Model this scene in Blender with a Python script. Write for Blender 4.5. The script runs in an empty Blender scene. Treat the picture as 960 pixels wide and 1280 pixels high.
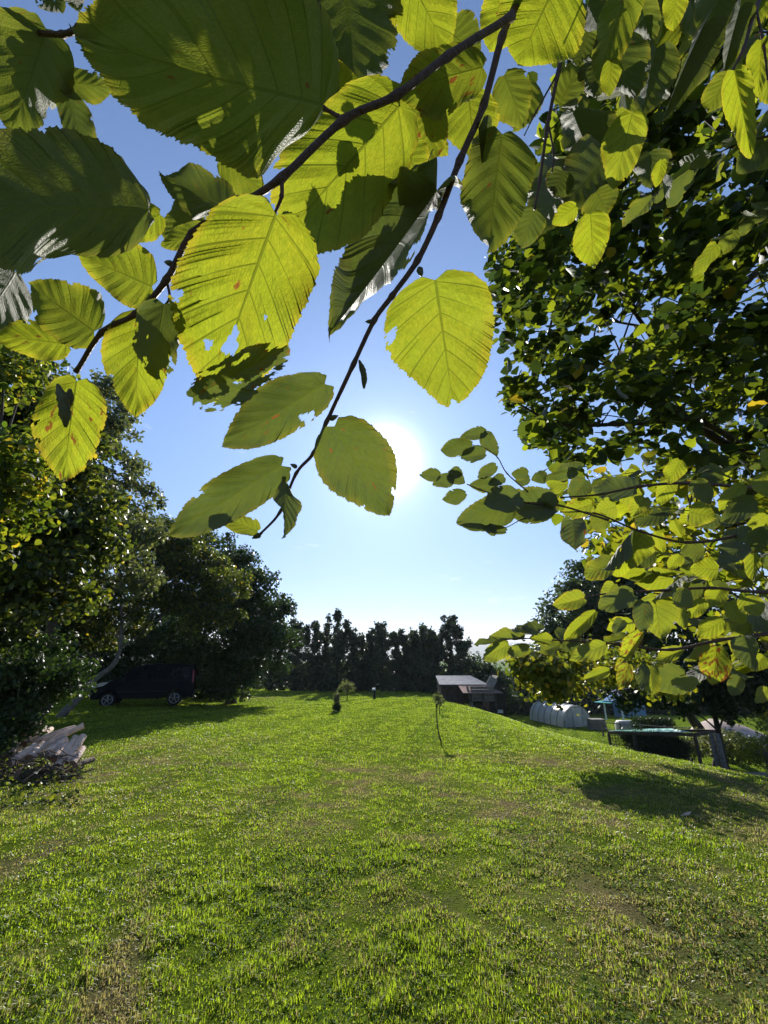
import bpy, math, random
import numpy as np
from mathutils import Vector, Matrix, Quaternion

R = math.radians
rng = np.random.default_rng(7)
random.seed(7)
scene = bpy.context.scene
col = scene.collection

# ------------------------------------------------------------------ camera
F = 520.0            # focal length in photo pixels (photo 960 x 1280)
PITCH = R(19.1)
EYE = 1.6
HAZE = 0.00016
cam_d = bpy.data.cameras.new("camera")
cam_d.sensor_fit = 'VERTICAL'
cam_d.sensor_height = 36.0
cam_d.lens = 36.0 * F / 1280.0
cam_d.clip_start = 0.02
cam_d.clip_end = 20000
cam = bpy.data.objects.new("camera", cam_d)
cam.location = (0, 0, EYE)
cam.rotation_euler = (math.pi / 2 + PITCH, 0, 0)
col.objects.link(cam)
scene.camera = cam

# ------------------------------------------------------------------ sky and sun
SUN_EL = R(26.0)
SUN = Vector((0.0, math.cos(SUN_EL), math.sin(SUN_EL)))
world = bpy.data.worlds.new("World")
scene.world = world
world.use_nodes = True
nt = world.node_tree
nt.nodes.clear()
N = nt.nodes.new
out = N('ShaderNodeOutputWorld')
sky = N('ShaderNodeTexSky')
sky.sky_type = 'NISHITA'
sky.sun_disc = False
sky.sun_elevation = SUN_EL
sky.sun_rotation = 0.0
sky.air_density = 1.0
sky.dust_density = 0.0
sky.ozone_density = 2.2
bg = N('ShaderNodeBackground')
bg.inputs['Strength'].default_value = 0.10

def wmix(f, a, b, mode='MIX'):
    m = N('ShaderNodeMix'); m.data_type = 'RGBA'; m.blend_type = mode
    for s_, x_ in ((m.inputs[0], f), (m.inputs[6], a), (m.inputs[7], b)):
        if isinstance(x_, (int, float, tuple)): s_.default_value = x_
        else: nt.links.new(x_, s_)
    return m.outputs[2]
tc = N('ShaderNodeTexCoord')
# bright air round the sun (a real aureole: depends on direction only)
dot = N('ShaderNodeVectorMath'); dot.operation = 'DOT_PRODUCT'
nrm = N('ShaderNodeVectorMath'); nrm.operation = 'NORMALIZE'
nt.links.new(tc.outputs['Generated'], nrm.inputs[0])
nt.links.new(nrm.outputs[0], dot.inputs[0])
dot.inputs[1].default_value = SUN
ac = N('ShaderNodeMath'); ac.operation = 'ARCCOSINE'; ac.use_clamp = False
nt.links.new(dot.outputs['Value'], ac.inputs[0])
def wmath(op, a, b=None, c=None):
    m = N('ShaderNodeMath'); m.operation = op
    for i, x in enumerate((a, b, c)):
        if x is None: continue
        if isinstance(x, (int, float)): m.inputs[i].default_value = x
        else: nt.links.new(x, m.inputs[i])
    return m.outputs[0]
def gauss(sig, amp):
    q = wmath('DIVIDE', ac.outputs[0], sig)
    q = wmath('MULTIPLY', q, q)
    q = wmath('MULTIPLY', q, -1.0)
    return wmath('MULTIPLY', wmath('EXPONENT', q), amp)
glow = wmath('ADD', wmath('MULTIPLY', wmath('EXPONENT', wmath('DIVIDE', ac.outputs[0], -R(25))), 0.075), wmath('ADD', gauss(R(3.2), 2.2), wmath('MULTIPLY', wmath('EXPONENT', wmath('DIVIDE', ac.outputs[0], -R(8))), 0.34)))
bg2 = N('ShaderNodeBackground'); bg2.inputs['Color'].default_value = (0.93, 0.97, 1.0, 1)
nt.links.new(glow, bg2.inputs['Strength'])
# thicker, greyer air low in the sky; low clouds
sep = N('ShaderNodeSeparateXYZ'); nt.links.new(nrm.outputs[0], sep.inputs[0])
lo = N('ShaderNodeMapRange'); lo.interpolation_type = 'SMOOTHSTEP'; nt.links.new(sep.outputs['Z'], lo.inputs[0]); lo.inputs[1].default_value = -.02; lo.inputs[2].default_value = .62
nt.links.new(wmix(1.0, sky.outputs[0], wmix(lo.outputs[0], (.56, .53, .66, 1), (.92, .96, 1.08, 1)), 'MULTIPLY'), bg.inputs['Color'])
mp = N('ShaderNodeMapping'); mp.inputs['Scale'].default_value = (9, 9, 42)
nt.links.new(nrm.outputs[0], mp.inputs[0])
nz = N('ShaderNodeTexNoise'); nz.inputs['Scale'].default_value = 1.0; nz.inputs['Detail'].default_value = 6
nt.links.new(mp.outputs[0], nz.inputs['Vector'])
lowm = wmath('MULTIPLY', wmath('EXPONENT', wmath('MULTIPLY', sep.outputs['Z'], -14.0)), 1.0)
cl = wmath('SUBTRACT', nz.outputs['Fac'], wmath('SUBTRACT', 0.70, wmath('MULTIPLY', lowm, 0.34)))
cr = wmath('MULTIPLY', cl, 5.0); crn = nt.nodes[-1]; crn.use_clamp = True
bg3 = N('ShaderNodeBackground'); bg3.inputs['Color'].default_value = (0.95, 0.97, 1.0, 1)
bg3.inputs['Strength'].default_value = 0.62
mixc = N('ShaderNodeMixShader')
nt.links.new(wmath('MULTIPLY', cr, 0.6), mixc.inputs[0])
nt.links.new(bg.outputs[0], mixc.inputs[1]); nt.links.new(bg3.outputs[0], mixc.inputs[2])
adds = N('ShaderNodeAddShader')
nt.links.new(mixc.outputs[0], adds.inputs[0]); nt.links.new(bg2.outputs[0], adds.inputs[1])
nt.links.new(adds.outputs[0], out.inputs[0])
world.cycles.sampling_method = 'MANUAL'
world.cycles.sample_map_resolution = 1024

sun_d = bpy.data.lights.new("sun", 'SUN')
sun_d.energy = 5.0
sun_d.angle = R(0.5)
sun_d.color = (1.0, 0.95, 0.86)
sun_o = bpy.data.objects.new("sun", sun_d)
sun_o.rotation_euler = SUN.to_track_quat('Z', 'Y').to_euler()
sun_o.location = (0, 30, 30)
col.objects.link(sun_o)

scene.view_settings.view_transform = 'Standard'
scene.view_settings.look = 'None'
scene.view_settings.gamma = 1.0
scene.view_settings.exposure = 0.8
scene.cycles.max_bounces = 8
scene.cycles.diffuse_bounces = 3
scene.cycles.transmission_bounces = 4
scene.cycles.transparent_max_bounces = 6
scene.cycles.caustics_reflective = False
scene.cycles.caustics_refractive = False
scene.cycles.sample_clamp_indirect = 4.0

# ------------------------------------------------------------------ helpers
CP, SP = math.cos(PITCH), math.sin(PITCH)
def ray(px, py):
    u, v = (px - 480) / F, (640 - py) / F
    return Vector((u, CP - v * SP, SP + v * CP))
CAM = Vector((0, 0, EYE))
def at(px, py, Y):                      # point at forward distance Y
    r = ray(px, py); return CAM + r * (Y / r.y)
def atd(px, py, d):                     # point at depth d along the view axis
    return CAM + ray(px, py) * d
def proj(p):
    q = Vector(p) - CAM
    depth = q.y * CP + q.z * SP
    up = -q.y * SP + q.z * CP
    return 480 + F * q.x / depth, 640 - F * up / depth
def sstep(x):
    x = np.clip(x, 0, 1); return x * x * (3 - 2 * x)
def ground_z(x, y):
    x = np.asarray(x, float); y = np.asarray(y, float)
    z = -0.042 * np.clip(y - 4.5, 0, 200) ** 1.0
    z = z - 2.7 * sstep((x - 3.0) / 10.5) * sstep((y + 1) / 23)
    z = z + 0.25 * sstep((-x - 5) / 12)
    z = z + 0.035 * np.sin(x * 0.7 + 1) * np.sin(y * 0.5) + 0.012 * np.sin(x * 2.3) * np.sin(y * 1.9 + 2)
    return z
def gz(x, y): return float(ground_z(x, y))
def ground_hit(px, py):
    r = ray(px, py); t = 1.0; prev = 1.0
    while t < 400:
        p = CAM + r * t
        if p.z <= gz(p.x, p.y):
            lo, hi = prev, t
            for _ in range(20):
                m = (lo + hi) / 2; q = CAM + r * m
                if q.z <= gz(q.x, q.y): hi = m
                else: lo = m
            return CAM + r * hi
        prev = t; t *= 1.02
    return CAM + r * 60
def on_ground(x, y, dz=0.0): return Vector((x, y, gz(x, y) + dz))

# value noise for patches
_tab = np.random.default_rng(3).random((257, 257))
def vnoise(x, y):
    x = np.asarray(x, float); y = np.asarray(y, float)
    xi = np.floor(x).astype(int); yi = np.floor(y).astype(int)
    fx, fy = sstep(x - xi), sstep(y - yi)
    a = _tab[xi % 256, yi % 256]; b = _tab[(xi + 1) % 256, yi % 256]
    c = _tab[xi % 256, (yi + 1) % 256]; d = _tab[(xi + 1) % 256, (yi + 1) % 256]
    return (a * (1 - fx) + b * fx) * (1 - fy) + (c * (1 - fx) + d * fx) * fy
def fbm(x, y, o=4):
    s = 0; a = .5
    for i in range(o):
        s = s + a * vnoise(x * 2 ** i + 17 * i, y * 2 ** i + 5 * i); a *= .5
    return s / (1 - .5 ** o)

def mesh_fast(name, V, faces, smooth=False):
    """faces: list of integer arrays, each (n,k)"""
    me = bpy.data.meshes.new(name)
    V = np.asarray(V, np.float32)
    me.vertices.add(len(V)); me.vertices.foreach_set('co', V.ravel())
    loops = np.concatenate([f.ravel() for f in faces]).astype(np.int32)
    tot = np.concatenate([np.full(len(f), f.shape[1]) for f in faces]).astype(np.int32)
    st = np.concatenate([[0], np.cumsum(tot)[:-1]]).astype(np.int32)
    me.loops.add(len(loops)); me.loops.foreach_set('vertex_index', loops)
    me.polygons.add(len(tot)); me.polygons.foreach_set('loop_start', st)
    me.polygons.foreach_set('loop_total', tot)
    me.update(calc_edges=True)
    if smooth: me.polygons.foreach_set('use_smooth', np.ones(len(tot), bool))
    return me
def face_attr(me, name, arr):
    a = me.attributes.new(name, 'FLOAT', 'FACE'); a.data.foreach_set('value', np.asarray(arr, np.float32))
def vert_attr(me, name, arr):
    a = me.attributes.new(name, 'FLOAT', 'POINT'); a.data.foreach_set('value', np.asarray(arr, np.float32))

def tag(o, label=None, cat=None, group=None, kind=None):
    if label: o['label'] = label
    if cat: o['category'] = cat
    if group: o['group'] = group
    if kind: o['kind'] = kind
    return o
def empty(name, loc, label, cat, group=None, rz=0.0):
    o = bpy.data.objects.new(name, None); col.objects.link(o)
    o.location = loc; o.rotation_euler = (0, 0, rz); o.empty_display_size = .1
    return tag(o, label, cat, group)
def link(name, me, mat=None, parent=None, worldspace=True):
    """link a mesh; verts in world coords when worldspace (parent must be unrotated then)"""
    o = bpy.data.objects.new(name, me); col.objects.link(o)
    if mat is not None:
        me.materials.clear(); me.materials.append(mat)
    if parent is not None:
        o.parent = parent
        if worldspace:
            me.transform(Matrix.Translation(-Vector(parent.location)))
    return o

class MB:
    """collects simple shapes into one mesh"""
    def __init__(s): s.v = []; s.f = []
    def add(s, vs, fs):
        b = len(s.v); s.v += [tuple(v) for v in vs]; s.f += [tuple(i + b for i in f) for f in fs]; return s
    def box(s, c, d, rz=0.0, top=1.0):
        x, y, z = d[0] / 2, d[1] / 2, d[2] / 2
        vs = []
        cs, sn = math.cos(rz), math.sin(rz)
        for k, t in ((-z, 1.0), (z, top)):
            for a, b in ((-x, -y), (x, -y), (x, y), (-x, y)):
                a *= t; b *= t
                vs.append((c[0] + a * cs - b * sn, c[1] + a * sn + b * cs, c[2] + k))
        return s.add(vs, [(3, 2, 1, 0), (4, 5, 6, 7), (0, 1, 5, 4), (1, 2, 6, 5), (2, 3, 7, 6), (3, 0, 4, 7)])
    def beam(s, a, b, w, h=None):
        h = h or w; a = Vector(a); b = Vector(b); d = (b - a).normalized()
        up = Vector((0, 0, 1)) if abs(d.z) < .95 else Vector((0, 1, 0))
        x = d.cross(up).normalized(); y = x.cross(d)
        vs = [p + x * i * w / 2 + y * j * h / 2 for p in (a, b) for i, j in ((-1, -1), (1, -1), (1, 1), (-1, 1))]
        return s.add(vs, [(0, 1, 2, 3), (7, 6, 5, 4), (0, 4, 5, 1), (1, 5, 6, 2), (2, 6, 7, 3), (3, 7, 4, 0)])
    def tube(s, pts, rad, n=8, wob=0.0):
        pts = [Vector(p) for p in pts]
        if not hasattr(rad, '__len__'): rad = [rad] * len(pts)
        b = len(s.v); prev = None
        for i, p in enumerate(pts):
            t = (pts[min(i + 1, len(pts) - 1)] - pts[max(i - 1, 0)])
            t = t.normalized() if t.length > 1e-9 else Vector((0, 0, 1))
            if prev is None:
                up = Vector((0, 0, 1)) if abs(t.z) < .9 else Vector((1, 0, 0))
                x = t.cross(up).normalized()
            else:
                x = (prev - t * prev.dot(t)).normalized()
            prev = x; y = t.cross(x)
            for k in range(n):
                a = 2 * math.pi * k / n
                r = rad[i] * (1 + wob * (random.random() - .5))
                s.v.append(tuple(p + x * math.cos(a) * r + y * math.sin(a) * r))
        for i in range(len(pts) - 1):
            for k in range(n):
                a0 = b + i * n + k; a1 = b + i * n + (k + 1) % n
                s.f.append((a0, a1, a1 + n, a0 + n))
        s.f.append(tuple(b + k for k in reversed(range(n))))
        s.f.append(tuple(b + (len(pts) - 1) * n + k for k in range(n)))
        return s
    def build(s, name, mat, parent=None, smooth=False, worldspace=True):
        me = bpy.data.meshes.new(name); me.from_pydata(s.v, [], s.f); me.update()
        if smooth: me.polygons.foreach_set('use_smooth', [True] * len(me.polygons))
        return link(name, me, mat, parent, worldspace)
def catmull(pts, n=6):
    pts = [Vector(p) for p in pts]; P = [pts[0] * 2 - pts[1]] + pts + [pts[-1] * 2 - pts[-2]]
    res = []
    for i in range(1, len(P) - 2):
        for k in range(n):
            t = k / n
            res.append(.5 * ((2 * P[i]) + (P[i + 1] - P[i - 1]) * t + (2 * P[i - 1] - 5 * P[i] + 4 * P[i + 1] - P[i + 2]) * t * t
                             + (3 * P[i] - P[i - 1] - 3 * P[i + 1] + P[i + 2]) * t ** 3))
    res.append(pts[-1]); return res
def lerpl(a, b, n): return [a + (b - a) * i / (n - 1) for i in range(n)]

# ------------------------------------------------------------------ materials
class NB:
    def __init__(s, name):
        s.m = bpy.data.materials.new(name); s.m.use_nodes = True; s.t = s.m.node_tree; s.t.nodes.clear()
        s.o = s.n('ShaderNodeOutputMaterial')
    def n(s, t, **k):
        x = s.t.nodes.new(t)
        for a, b in k.items(): setattr(x, a, b)
        return x
    def l(s, a, b): s.t.links.new(a, b)
    def put(s, sock, x):
        if isinstance(x, (int, float)): sock.default_value = x
        elif isinstance(x, tuple): sock.default_value = x if len(x) == 4 else (*x, 1)
        else: s.l(x, sock)
    def math(s, op, a, b=None, c=None, clamp=False):
        m = s.n('ShaderNodeMath', operation=op, use_clamp=clamp)
        for i, x in enumerate((a, b, c)):
            if x is not None: s.put(m.inputs[i], x)
        return m.outputs[0]
    def mix(s, f, a, b, mode='MIX'):
        m = s.n('ShaderNodeMix', data_type='RGBA', blend_type=mode)
        s.put(m.inputs[0], f); s.put(m.inputs[6], a); s.put(m.inputs[7], b); return m.outputs[2]
    def noise(s, scale, detail=3, vec=None, rough=.5):
        x = s.n('ShaderNodeTexNoise'); x.inputs['Scale'].default_value = scale
        x.inputs['Detail'].default_value = detail; x.inputs['Roughness'].default_value = rough
        if vec is not None: s.l(vec, x.inputs['Vector'])
        return x.outputs['Fac']
    def ramp(s, f, stops):
        r = s.n('ShaderNodeValToRGB'); s.put(r.inputs[0], f)
        while len(r.color_ramp.elements) < len(stops): r.color_ramp.elements.new(.5)
        for e, (p, c) in zip(r.color_ramp.elements, stops):
            e.position = p; e.color = (*c, 1)
        return r.outputs[0]
    def attr(s, name, typ='GEOMETRY', out='Fac'):
        a = s.n('ShaderNodeAttribute', attribute_name=name, attribute_type=typ); return a.outputs[out]
    def smooth(s, x, lo, hi):
        m = s.n('ShaderNodeMapRange', interpolation_type='SMOOTHSTEP')
        s.put(m.inputs[0], x); m.inputs[1].default_value = lo; m.inputs[2].default_value = hi; return m.outputs[0]

def solid(name, c, rough=.7, metal=0, var=.25, scale=6, bump=0.0, spec=.3, bscale=30):
    b = NB(name); p = b.n('ShaderNodeBsdfPrincipled')
    tcn = b.n('ShaderNodeTexCoord').outputs['Object']
    n = b.noise(scale, 5, tcn)
    c2 = tuple(x * (1 - var) for x in c); c3 = tuple(min(1, x * (1 + var)) for x in c)
    b.l(b.ramp(n, [(.3, c2), (.7, c3)]), p.inputs['Base Color'])
    p.inputs['Roughness'].default_value = rough; p.inputs['Metallic'].default_value = metal
    p.inputs['Specular IOR Level'].default_value = spec
    if bump:
        bp = b.n('ShaderNodeBump'); bp.inputs['Strength'].default_value = bump; bp.inputs['Distance'].default_value = .02
        b.l(b.noise(bscale, 4, tcn), bp.inputs['Height']); b.l(bp.outputs[0], p.inputs['Normal'])
    b.l(p.outputs[0], b.o.inputs[0]); return b.m

def foliage(name, refl, trans, tfac=.45, rough=.45, yellow=0.0, ycol=((.30, .22, .02), (.75, .55, .03)), spec=.35, gam=1.0):
    """refl/trans: (colour a, colour b) mixed by the per leaf attribute"""
    b = NB(name); r = b.math('POWER', b.attr('rnd'), gam)
    rc = b.mix(r, refl[0], refl[1]); tcc = b.mix(r, trans[0], trans[1])
    if yellow > 0:
        r2 = b.attr('rnd2'); y = b.math('GREATER_THAN', r2, 1 - yellow)
        rc = b.mix(y, rc, ycol[0]); tcc = b.mix(y, tcc, ycol[1])
    p = b.n('ShaderNodeBsdfPrincipled'); b.l(rc, p.inputs['Base Color'])
    p.inputs['Roughness'].default_value = rough; p.inputs['Specular IOR Level'].default_value = spec * .6
    t = b.n('ShaderNodeBsdfTranslucent'); b.l(tcc, t.inputs['Color'])
    m = b.n('ShaderNodeMixShader'); m.inputs[0].default_value = tfac
    b.l(p.outputs[0], m.inputs[1]); b.l(t.outputs[0], m.inputs[2]); b.l(m.outputs[0], b.o.inputs[0])
    return b.m

M = {}
M['bark'] = solid('bark', (.06, .045, .035), .9, var=.4, scale=14, bump=.6)
M['bark_grey'] = solid('bark_grey', (.13, .12, .10), .9, var=.4, scale=14, bump=.6)
M['twig'] = solid('twig_bark', (.075, .038, .028), .6, var=.35, scale=120, bump=.4, bscale=400)
M['bud'] = solid('bud_skin', (.07, .07, .03), .6, var=.35, scale=200)
M['log'] = solid('log_wood', (.62, .47, .38), .85, var=.35, scale=9, bump=.5, bscale=40)
M['log_end'] = solid('log_end', (.20, .12, .08), .9, var=.3, scale=30)
M['brush'] = solid('brush_wood', (.10, .075, .055), .9, var=.5, scale=12)
M['van_paint'] = solid('van_paint', (.003, .0045, .009), .55, var=.1, spec=.1)
M['plastic'] = solid('black_plastic', (.012, .012, .013), .6, var=.1)
M['glass'] = solid('dark_glass', (.006, .007, .008), .2, var=.05, spec=.25)
M['lamp_glass'] = solid('headlamp_glass', (.45, .48, .50), .15, var=.1, spec=.6)
M['tail'] = solid('tail_lamp', (.25, .015, .01), .2, var=.1, spec=.5)
M['rubber'] = solid('tyre_rubber', (.015, .015, .015), .85, var=.2)
M['alloy'] = solid('wheel_metal', (.30, .31, .33), .35, metal=.6, var=.1)
M['plank'] = solid('shed_planks', (.075, .058, .048), .9, var=.35, scale=5, bump=.5)
M['plank_dark'] = solid('dark_planks', (.035, .03, .027), .9, var=.35, scale=5, bump=.5)
M['roof_grey'] = solid('grey_roof_sheet', (.27, .27, .28), .95, var=.2, scale=3, bump=.2, spec=.08)
M['roof_rust'] = solid('rusty_roof_sheet', (.30, .20, .17), .95, var=.25, scale=3, bump=.2, spec=.08)
b = NB('greenhouse_film'); p = b.n('ShaderNodeBsdfPrincipled'); fn_ = b.noise(1.2, 4, b.n('ShaderNodeTexCoord').outputs['Object'])
b.l(b.ramp(fn_, [(.3, (.55, .55, .53)), (.7, (.78, .78, .75))]), p.inputs['Base Color']); p.inputs['Roughness'].default_value = .4
t = b.n('ShaderNodeBsdfTranslucent'); t.inputs['Color'].default_value = (.75, .75, .7, 1); m = b.n('ShaderNodeMixShader'); m.inputs[0].default_value = .4
b.l(p.outputs[0], m.inputs[1]); b.l(t.outputs[0], m.inputs[2]); b.l(m.outputs[0], b.o.inputs[0]); M['film'] = b.m
M['film_end'] = solid('greenhouse_film_end', (.34, .34, .32), .5, var=.3, scale=3)
M['teal'] = solid('teal_sheet', (.03, .34, .27), .5, var=.2, scale=3)
M['teal_pale'] = solid('pale_teal_net', (.16, .42, .33), .5, var=.35, scale=2.5)
M['white'] = solid('white_paint', (.62, .64, .66), .6, var=.12)
M['post'] = solid('grey_post_wood', (.17, .155, .135), .9, var=.35, scale=10, bump=.5)
M['tarp_pink'] = solid('faded_tarp', (.48, .36, .29), .7, var=.25, scale=2.5, bump=.3)
M['blue'] = solid('blue_panel', (.16, .28, .42), .5, var=.2)
M['soil'] = solid('soil', (.10, .065, .045), .95, var=.4, scale=8, bump=.6)
# ------------------------------------------------------------------ ground
def dryness(x, y):
    """0 lush .. 1 straw"""
    n = fbm(x * .55 + 3, y * .55 + 9, 4); m = fbm(x * 2.6 + 50, y * 2.6 + 20, 3)
    d = np.clip((n - .47) * 3.0, 0, 1) * .75 + np.clip((m - .52) * 3.2, 0, 1) * .6
    tr = x - (-.12 - .43 * y + .07 * np.sin(y * 1.7))              # the worn wheel track
    bare = 1.0 * np.exp(-(tr / .15) ** 2) * np.clip(1.7 - y / 4.2, 0, 1) * np.clip((fbm(y * 1.1, x * 0 + 4, 3) - .22) * 3.2, 0, 1)
    lush = np.exp(-((tr - .42) / .3) ** 2) * np.clip(1.3 - y / 9, 0, 1)
    d = d * (1 - .75 * lush) + bare * 1.0
    far = sstep((y - 7) / 7)
    d = d * (1 - .95 * far)
    d = d + .55 * np.exp(-(((x + 5.0) / 1.6) ** 2 + ((y - 5.4) / 1.3) ** 2))
    d = d + 1.2 * np.exp(-(((x - 8.3) / .9) ** 2 + ((y - 10.2) / .35) ** 2))
    d = d + .5 * np.exp(-(((x + 9.0) / 3.0) ** 2 + ((y - 30) / 3.) ** 2))
    return np.clip(d, 0, 1.2)
def shade_patch(x, y):      # how green / yellow
    st = np.sin((x - .006 * y * y + .5 * fbm(x * .4, y * .4, 2)) * 3.6)
    return np.clip(fbm(x * .22 + 7, y * .22 + 31, 3) * 1.4 - .15 - .55 * sstep((st - .1) / .8) * sstep((y - 5) / 5), 0, 1)

xs = np.concatenate([-np.geomspace(900, 22, 26), np.arange(-21.5, 24.6, .16), np.geomspace(25, 1200, 28)])
ys = np.concatenate([-np.geomspace(400, 8, 12), np.arange(-7.5, 2, .5), np.arange(2, 14, .11), np.arange(14, 50, .3), np.geomspace(51, 2600, 40)])
X, Y = np.meshgrid(xs, ys)
Z = ground_z(X, Y)
Z = np.where(Y > 44, Z - 0.0 * Y, Z)
capm = sstep((Y - 60) / 300)
Z = Z * (1 - capm) + (-14) * capm
near = np.clip(1 - np.hypot(X, Y) / 14, 0, 1)
Z = Z + near * .03 * (fbm(X * 4, Y * 4, 3) - .5) * 2
V = np.stack([X, Y, Z], -1).reshape(-1, 3)
nx, ny = len(xs), len(ys)
i, j = np.meshgrid(np.arange(nx - 1), np.arange(ny - 1))
a = (j * nx + i).ravel()
gm = mesh_fast('ground', V, [np.stack([a, a + 1, a + 1 + nx, a + nx], -1)], True)
vert_attr(gm, 'dry', dryness(V[:, 0], V[:, 1]))
vert_attr(gm, 'patch', shade_patch(V[:, 0], V[:, 1]))
b = NB('lawn_ground')
obj = b.n('ShaderNodeTexCoord').outputs['Object']
dry = b.attr('dry'); pat = b.attr('patch')
n1 = b.noise(9, 6, obj, .65); n2 = b.noise(55, 5, obj, .7); n3 = b.noise(1.1, 4, obj)
green = b.ramp(n2, [(.25, (.045, .070, .010)), (.5, (.10, .15, .016)), (.78, (.18, .23, .028))])
green2 = b.mix(b.math('MULTIPLY', pat, .8), green, (.115, .165, .014, 1))
straw = b.ramp(n2, [(.3, (.07, .052, .028)), (.7, (.26, .215, .11))])
dd = b.math('ADD', dry, b.math('MULTIPLY', b.math('SUBTRACT', n1, .5), .9), clamp=True)
c = b.mix(b.smooth(dd, .15, 1.0), green2, straw)
# mower lines, running up the slope and slightly curved
sepx = b.n('ShaderNodeSeparateXYZ'); b.l(obj, sepx.inputs[0])
cv = b.math('ADD', sepx.outputs[0], b.math('MULTIPLY', b.math('MULTIPLY', sepx.outputs[1], sepx.outputs[1]), -.006))
ml = b.math('SINE', b.math('MULTIPLY', b.math('ADD', cv, b.math('MULTIPLY', n3, .7)), 3.6))
c = b.mix(b.math('MULTIPLY', b.smooth(ml, .3, 1.0), .45), c, (.045, .075, .010, 1))
p = b.n('ShaderNodeBsdfPrincipled'); b.l(c, p.inputs['Base Color']); p.inputs['Roughness'].default_value = .8
p.inputs['Specular IOR Level'].default_value = .0
bp = b.n('ShaderNodeBump'); bp.inputs['Strength'].default_value = .9; bp.inputs['Distance'].default_value = .05
b.l(b.math('ADD', n2, n1), bp.inputs['Height']); b.l(bp.outputs[0], p.inputs['Normal'])
t = b.n('ShaderNodeBsdfTranslucent'); b.l(c, t.inputs['Color'])
b.l(p.outputs[0], b.o.inputs[0])
tag(link('ground', gm, b.m), kind='structure')

# hills beyond the trees
hx = np.linspace(-3500, 4500, 220); hv = []
for k, (yy, f) in enumerate(((1500, 0), (2300, .55), (3000, 1.0), (3600, .6))):
    hgt = 95 * (.45 + fbm(hx / 900 + 4, hx * 0 + 2.5, 4)) * f + 20 * fbm(hx / 160, hx * 0 + k, 3) * f - 14
    hv.append(np.stack([hx, np.full_like(hx, yy), hgt], -1))
V = np.concatenate(hv); n = len(hx)
a = np.concatenate([np.arange(n - 1) + k * n for k in range(3)])
hm = mesh_fast('hills', V, [np.stack([a, a + 1, a + 1 + n, a + n], -1)], True)
tag(link('hills', hm, solid('hill_woods', (.05, .075, .05), .95, var=.3, scale=.01)), kind='structure')

# ------------------------------------------------------------------ grass
def blades(name, n, r0, r1, hmin, hmax, wk, seed, az=58, powr=1.0):
    g = np.random.default_rng(seed)
    r = np.exp(g.uniform(math.log(r0), math.log(r1), n)); th = g.uniform(-R(az), R(az), n)
    x = r * np.sin(th); y = r * np.cos(th)
    # cluster into tufts
    tx = x + g.normal(0, 1, n) * .01
    tuft = fbm(x * 9, y * 9, 2)
    keep = g.random(n) < np.clip(.55 + (tuft - .35) * 1.8, .35, 1)
    x, y, r, tuft = x[keep], y[keep], r[keep], tuft[keep]; n = len(x)
    z = ground_z(x, y)
    nearm = np.clip(1 - np.hypot(x, y) / 14, 0, 1)
    z = z + nearm * .03 * (fbm(x * 4, y * 4, 3) - .5) * 2 - .004
    dry = dryness(x, y); big = fbm(x * 3.3 + 9, y * 3.3, 2)
    h = (hmin + (hmax - hmin) * g.random(n) ** 1.6) * (.55 + .9 * np.clip((tuft - .3) * 2, 0, 1)) * (.55 + .9 * big) * (1 - .45 * np.clip(dry, 0, 1))
    h = h * (1 + .006 * r) * (1 + .55 * np.clip(1 - r / 3.6, 0, 1))
    w = wk * (.6 + .8 * g.random(n)) * (.6 + .22 * r)
    a = g.uniform(0, 2 * math.pi, n); lean = g.random(n) ** 1.3 * 1.15 + .15
    dx, dy = np.cos(a), np.sin(a); px_, py_ = -dy, dx
    def pt(s, f, ww):
        hx_ = s * h * lean * f; return np.stack([x + dx * hx_ + px_ * ww, y + dy * hx_ + py_ * ww, z + h * f * (1 - .35 * lean * f)], -1)
    P = [pt(.5, 0, -w / 2), pt(.5, 0, w / 2), pt(.55, .55, w * .42), pt(.55, .55, -w * .42), pt(.95, 1, 0 * w)]
    V = np.stack(P, 1).reshape(-1, 3)
    bidx = np.arange(n) * 5
    me = mesh_fast(name, V, [np.stack([bidx, bidx + 1, bidx + 2, bidx + 3], -1), np.stack([bidx + 3, bidx + 2, bidx + 4], -1)])
    straw = (g.random(n) < np.clip(dry * .95 + .06, 0, .95)).astype(float)
    straw = straw * (.55 + .45 * g.random(n))
    rn = np.clip(g.normal(.5, .2, n) + (shade_patch(x, y) - .5) * .5, 0, 1)
    face_attr(me, 'straw', np.concatenate([straw, straw])); face_attr(me, 'rnd', np.concatenate([rn, rn]))
    return me
b = NB('grass_blades')
r = b.attr('rnd'); s = b.attr('straw')
rc = b.mix(r, (.065, .105, .010), (.18, .21, .022)); rc = b.mix(s, rc, (.27, .21, .10))
tcol = b.mix(r, (.24, .38, .015), (.53, .68, .03)); tcol = b.mix(s, tcol, (.42, .32, .13))
p = b.n('ShaderNodeBsdfPrincipled'); b.l(rc, p.inputs['Base Color']); p.inputs['Roughness'].default_value = .45
p.inputs['Specular IOR Level'].default_value = .3
t = b.n('ShaderNodeBsdfTranslucent'); b.l(tcol, t.inputs['Color'])
m = b.n('ShaderNodeMixShader'); m.inputs[0].default_value = .5
b.l(p.outputs[0], m.inputs[1]); b.l(t.outputs[0], m.inputs[2]); b.l(m.outputs[0], b.o.inputs[0])
M['grass'] = b.m
tag(link('grass', blades('grass', 1100000, 1.25, 48, .015, .043, .0042, 11), M['grass']), 'short sunlit mown grass with dry straw patches covering the lawn', 'grass', kind='stuff')

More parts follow.
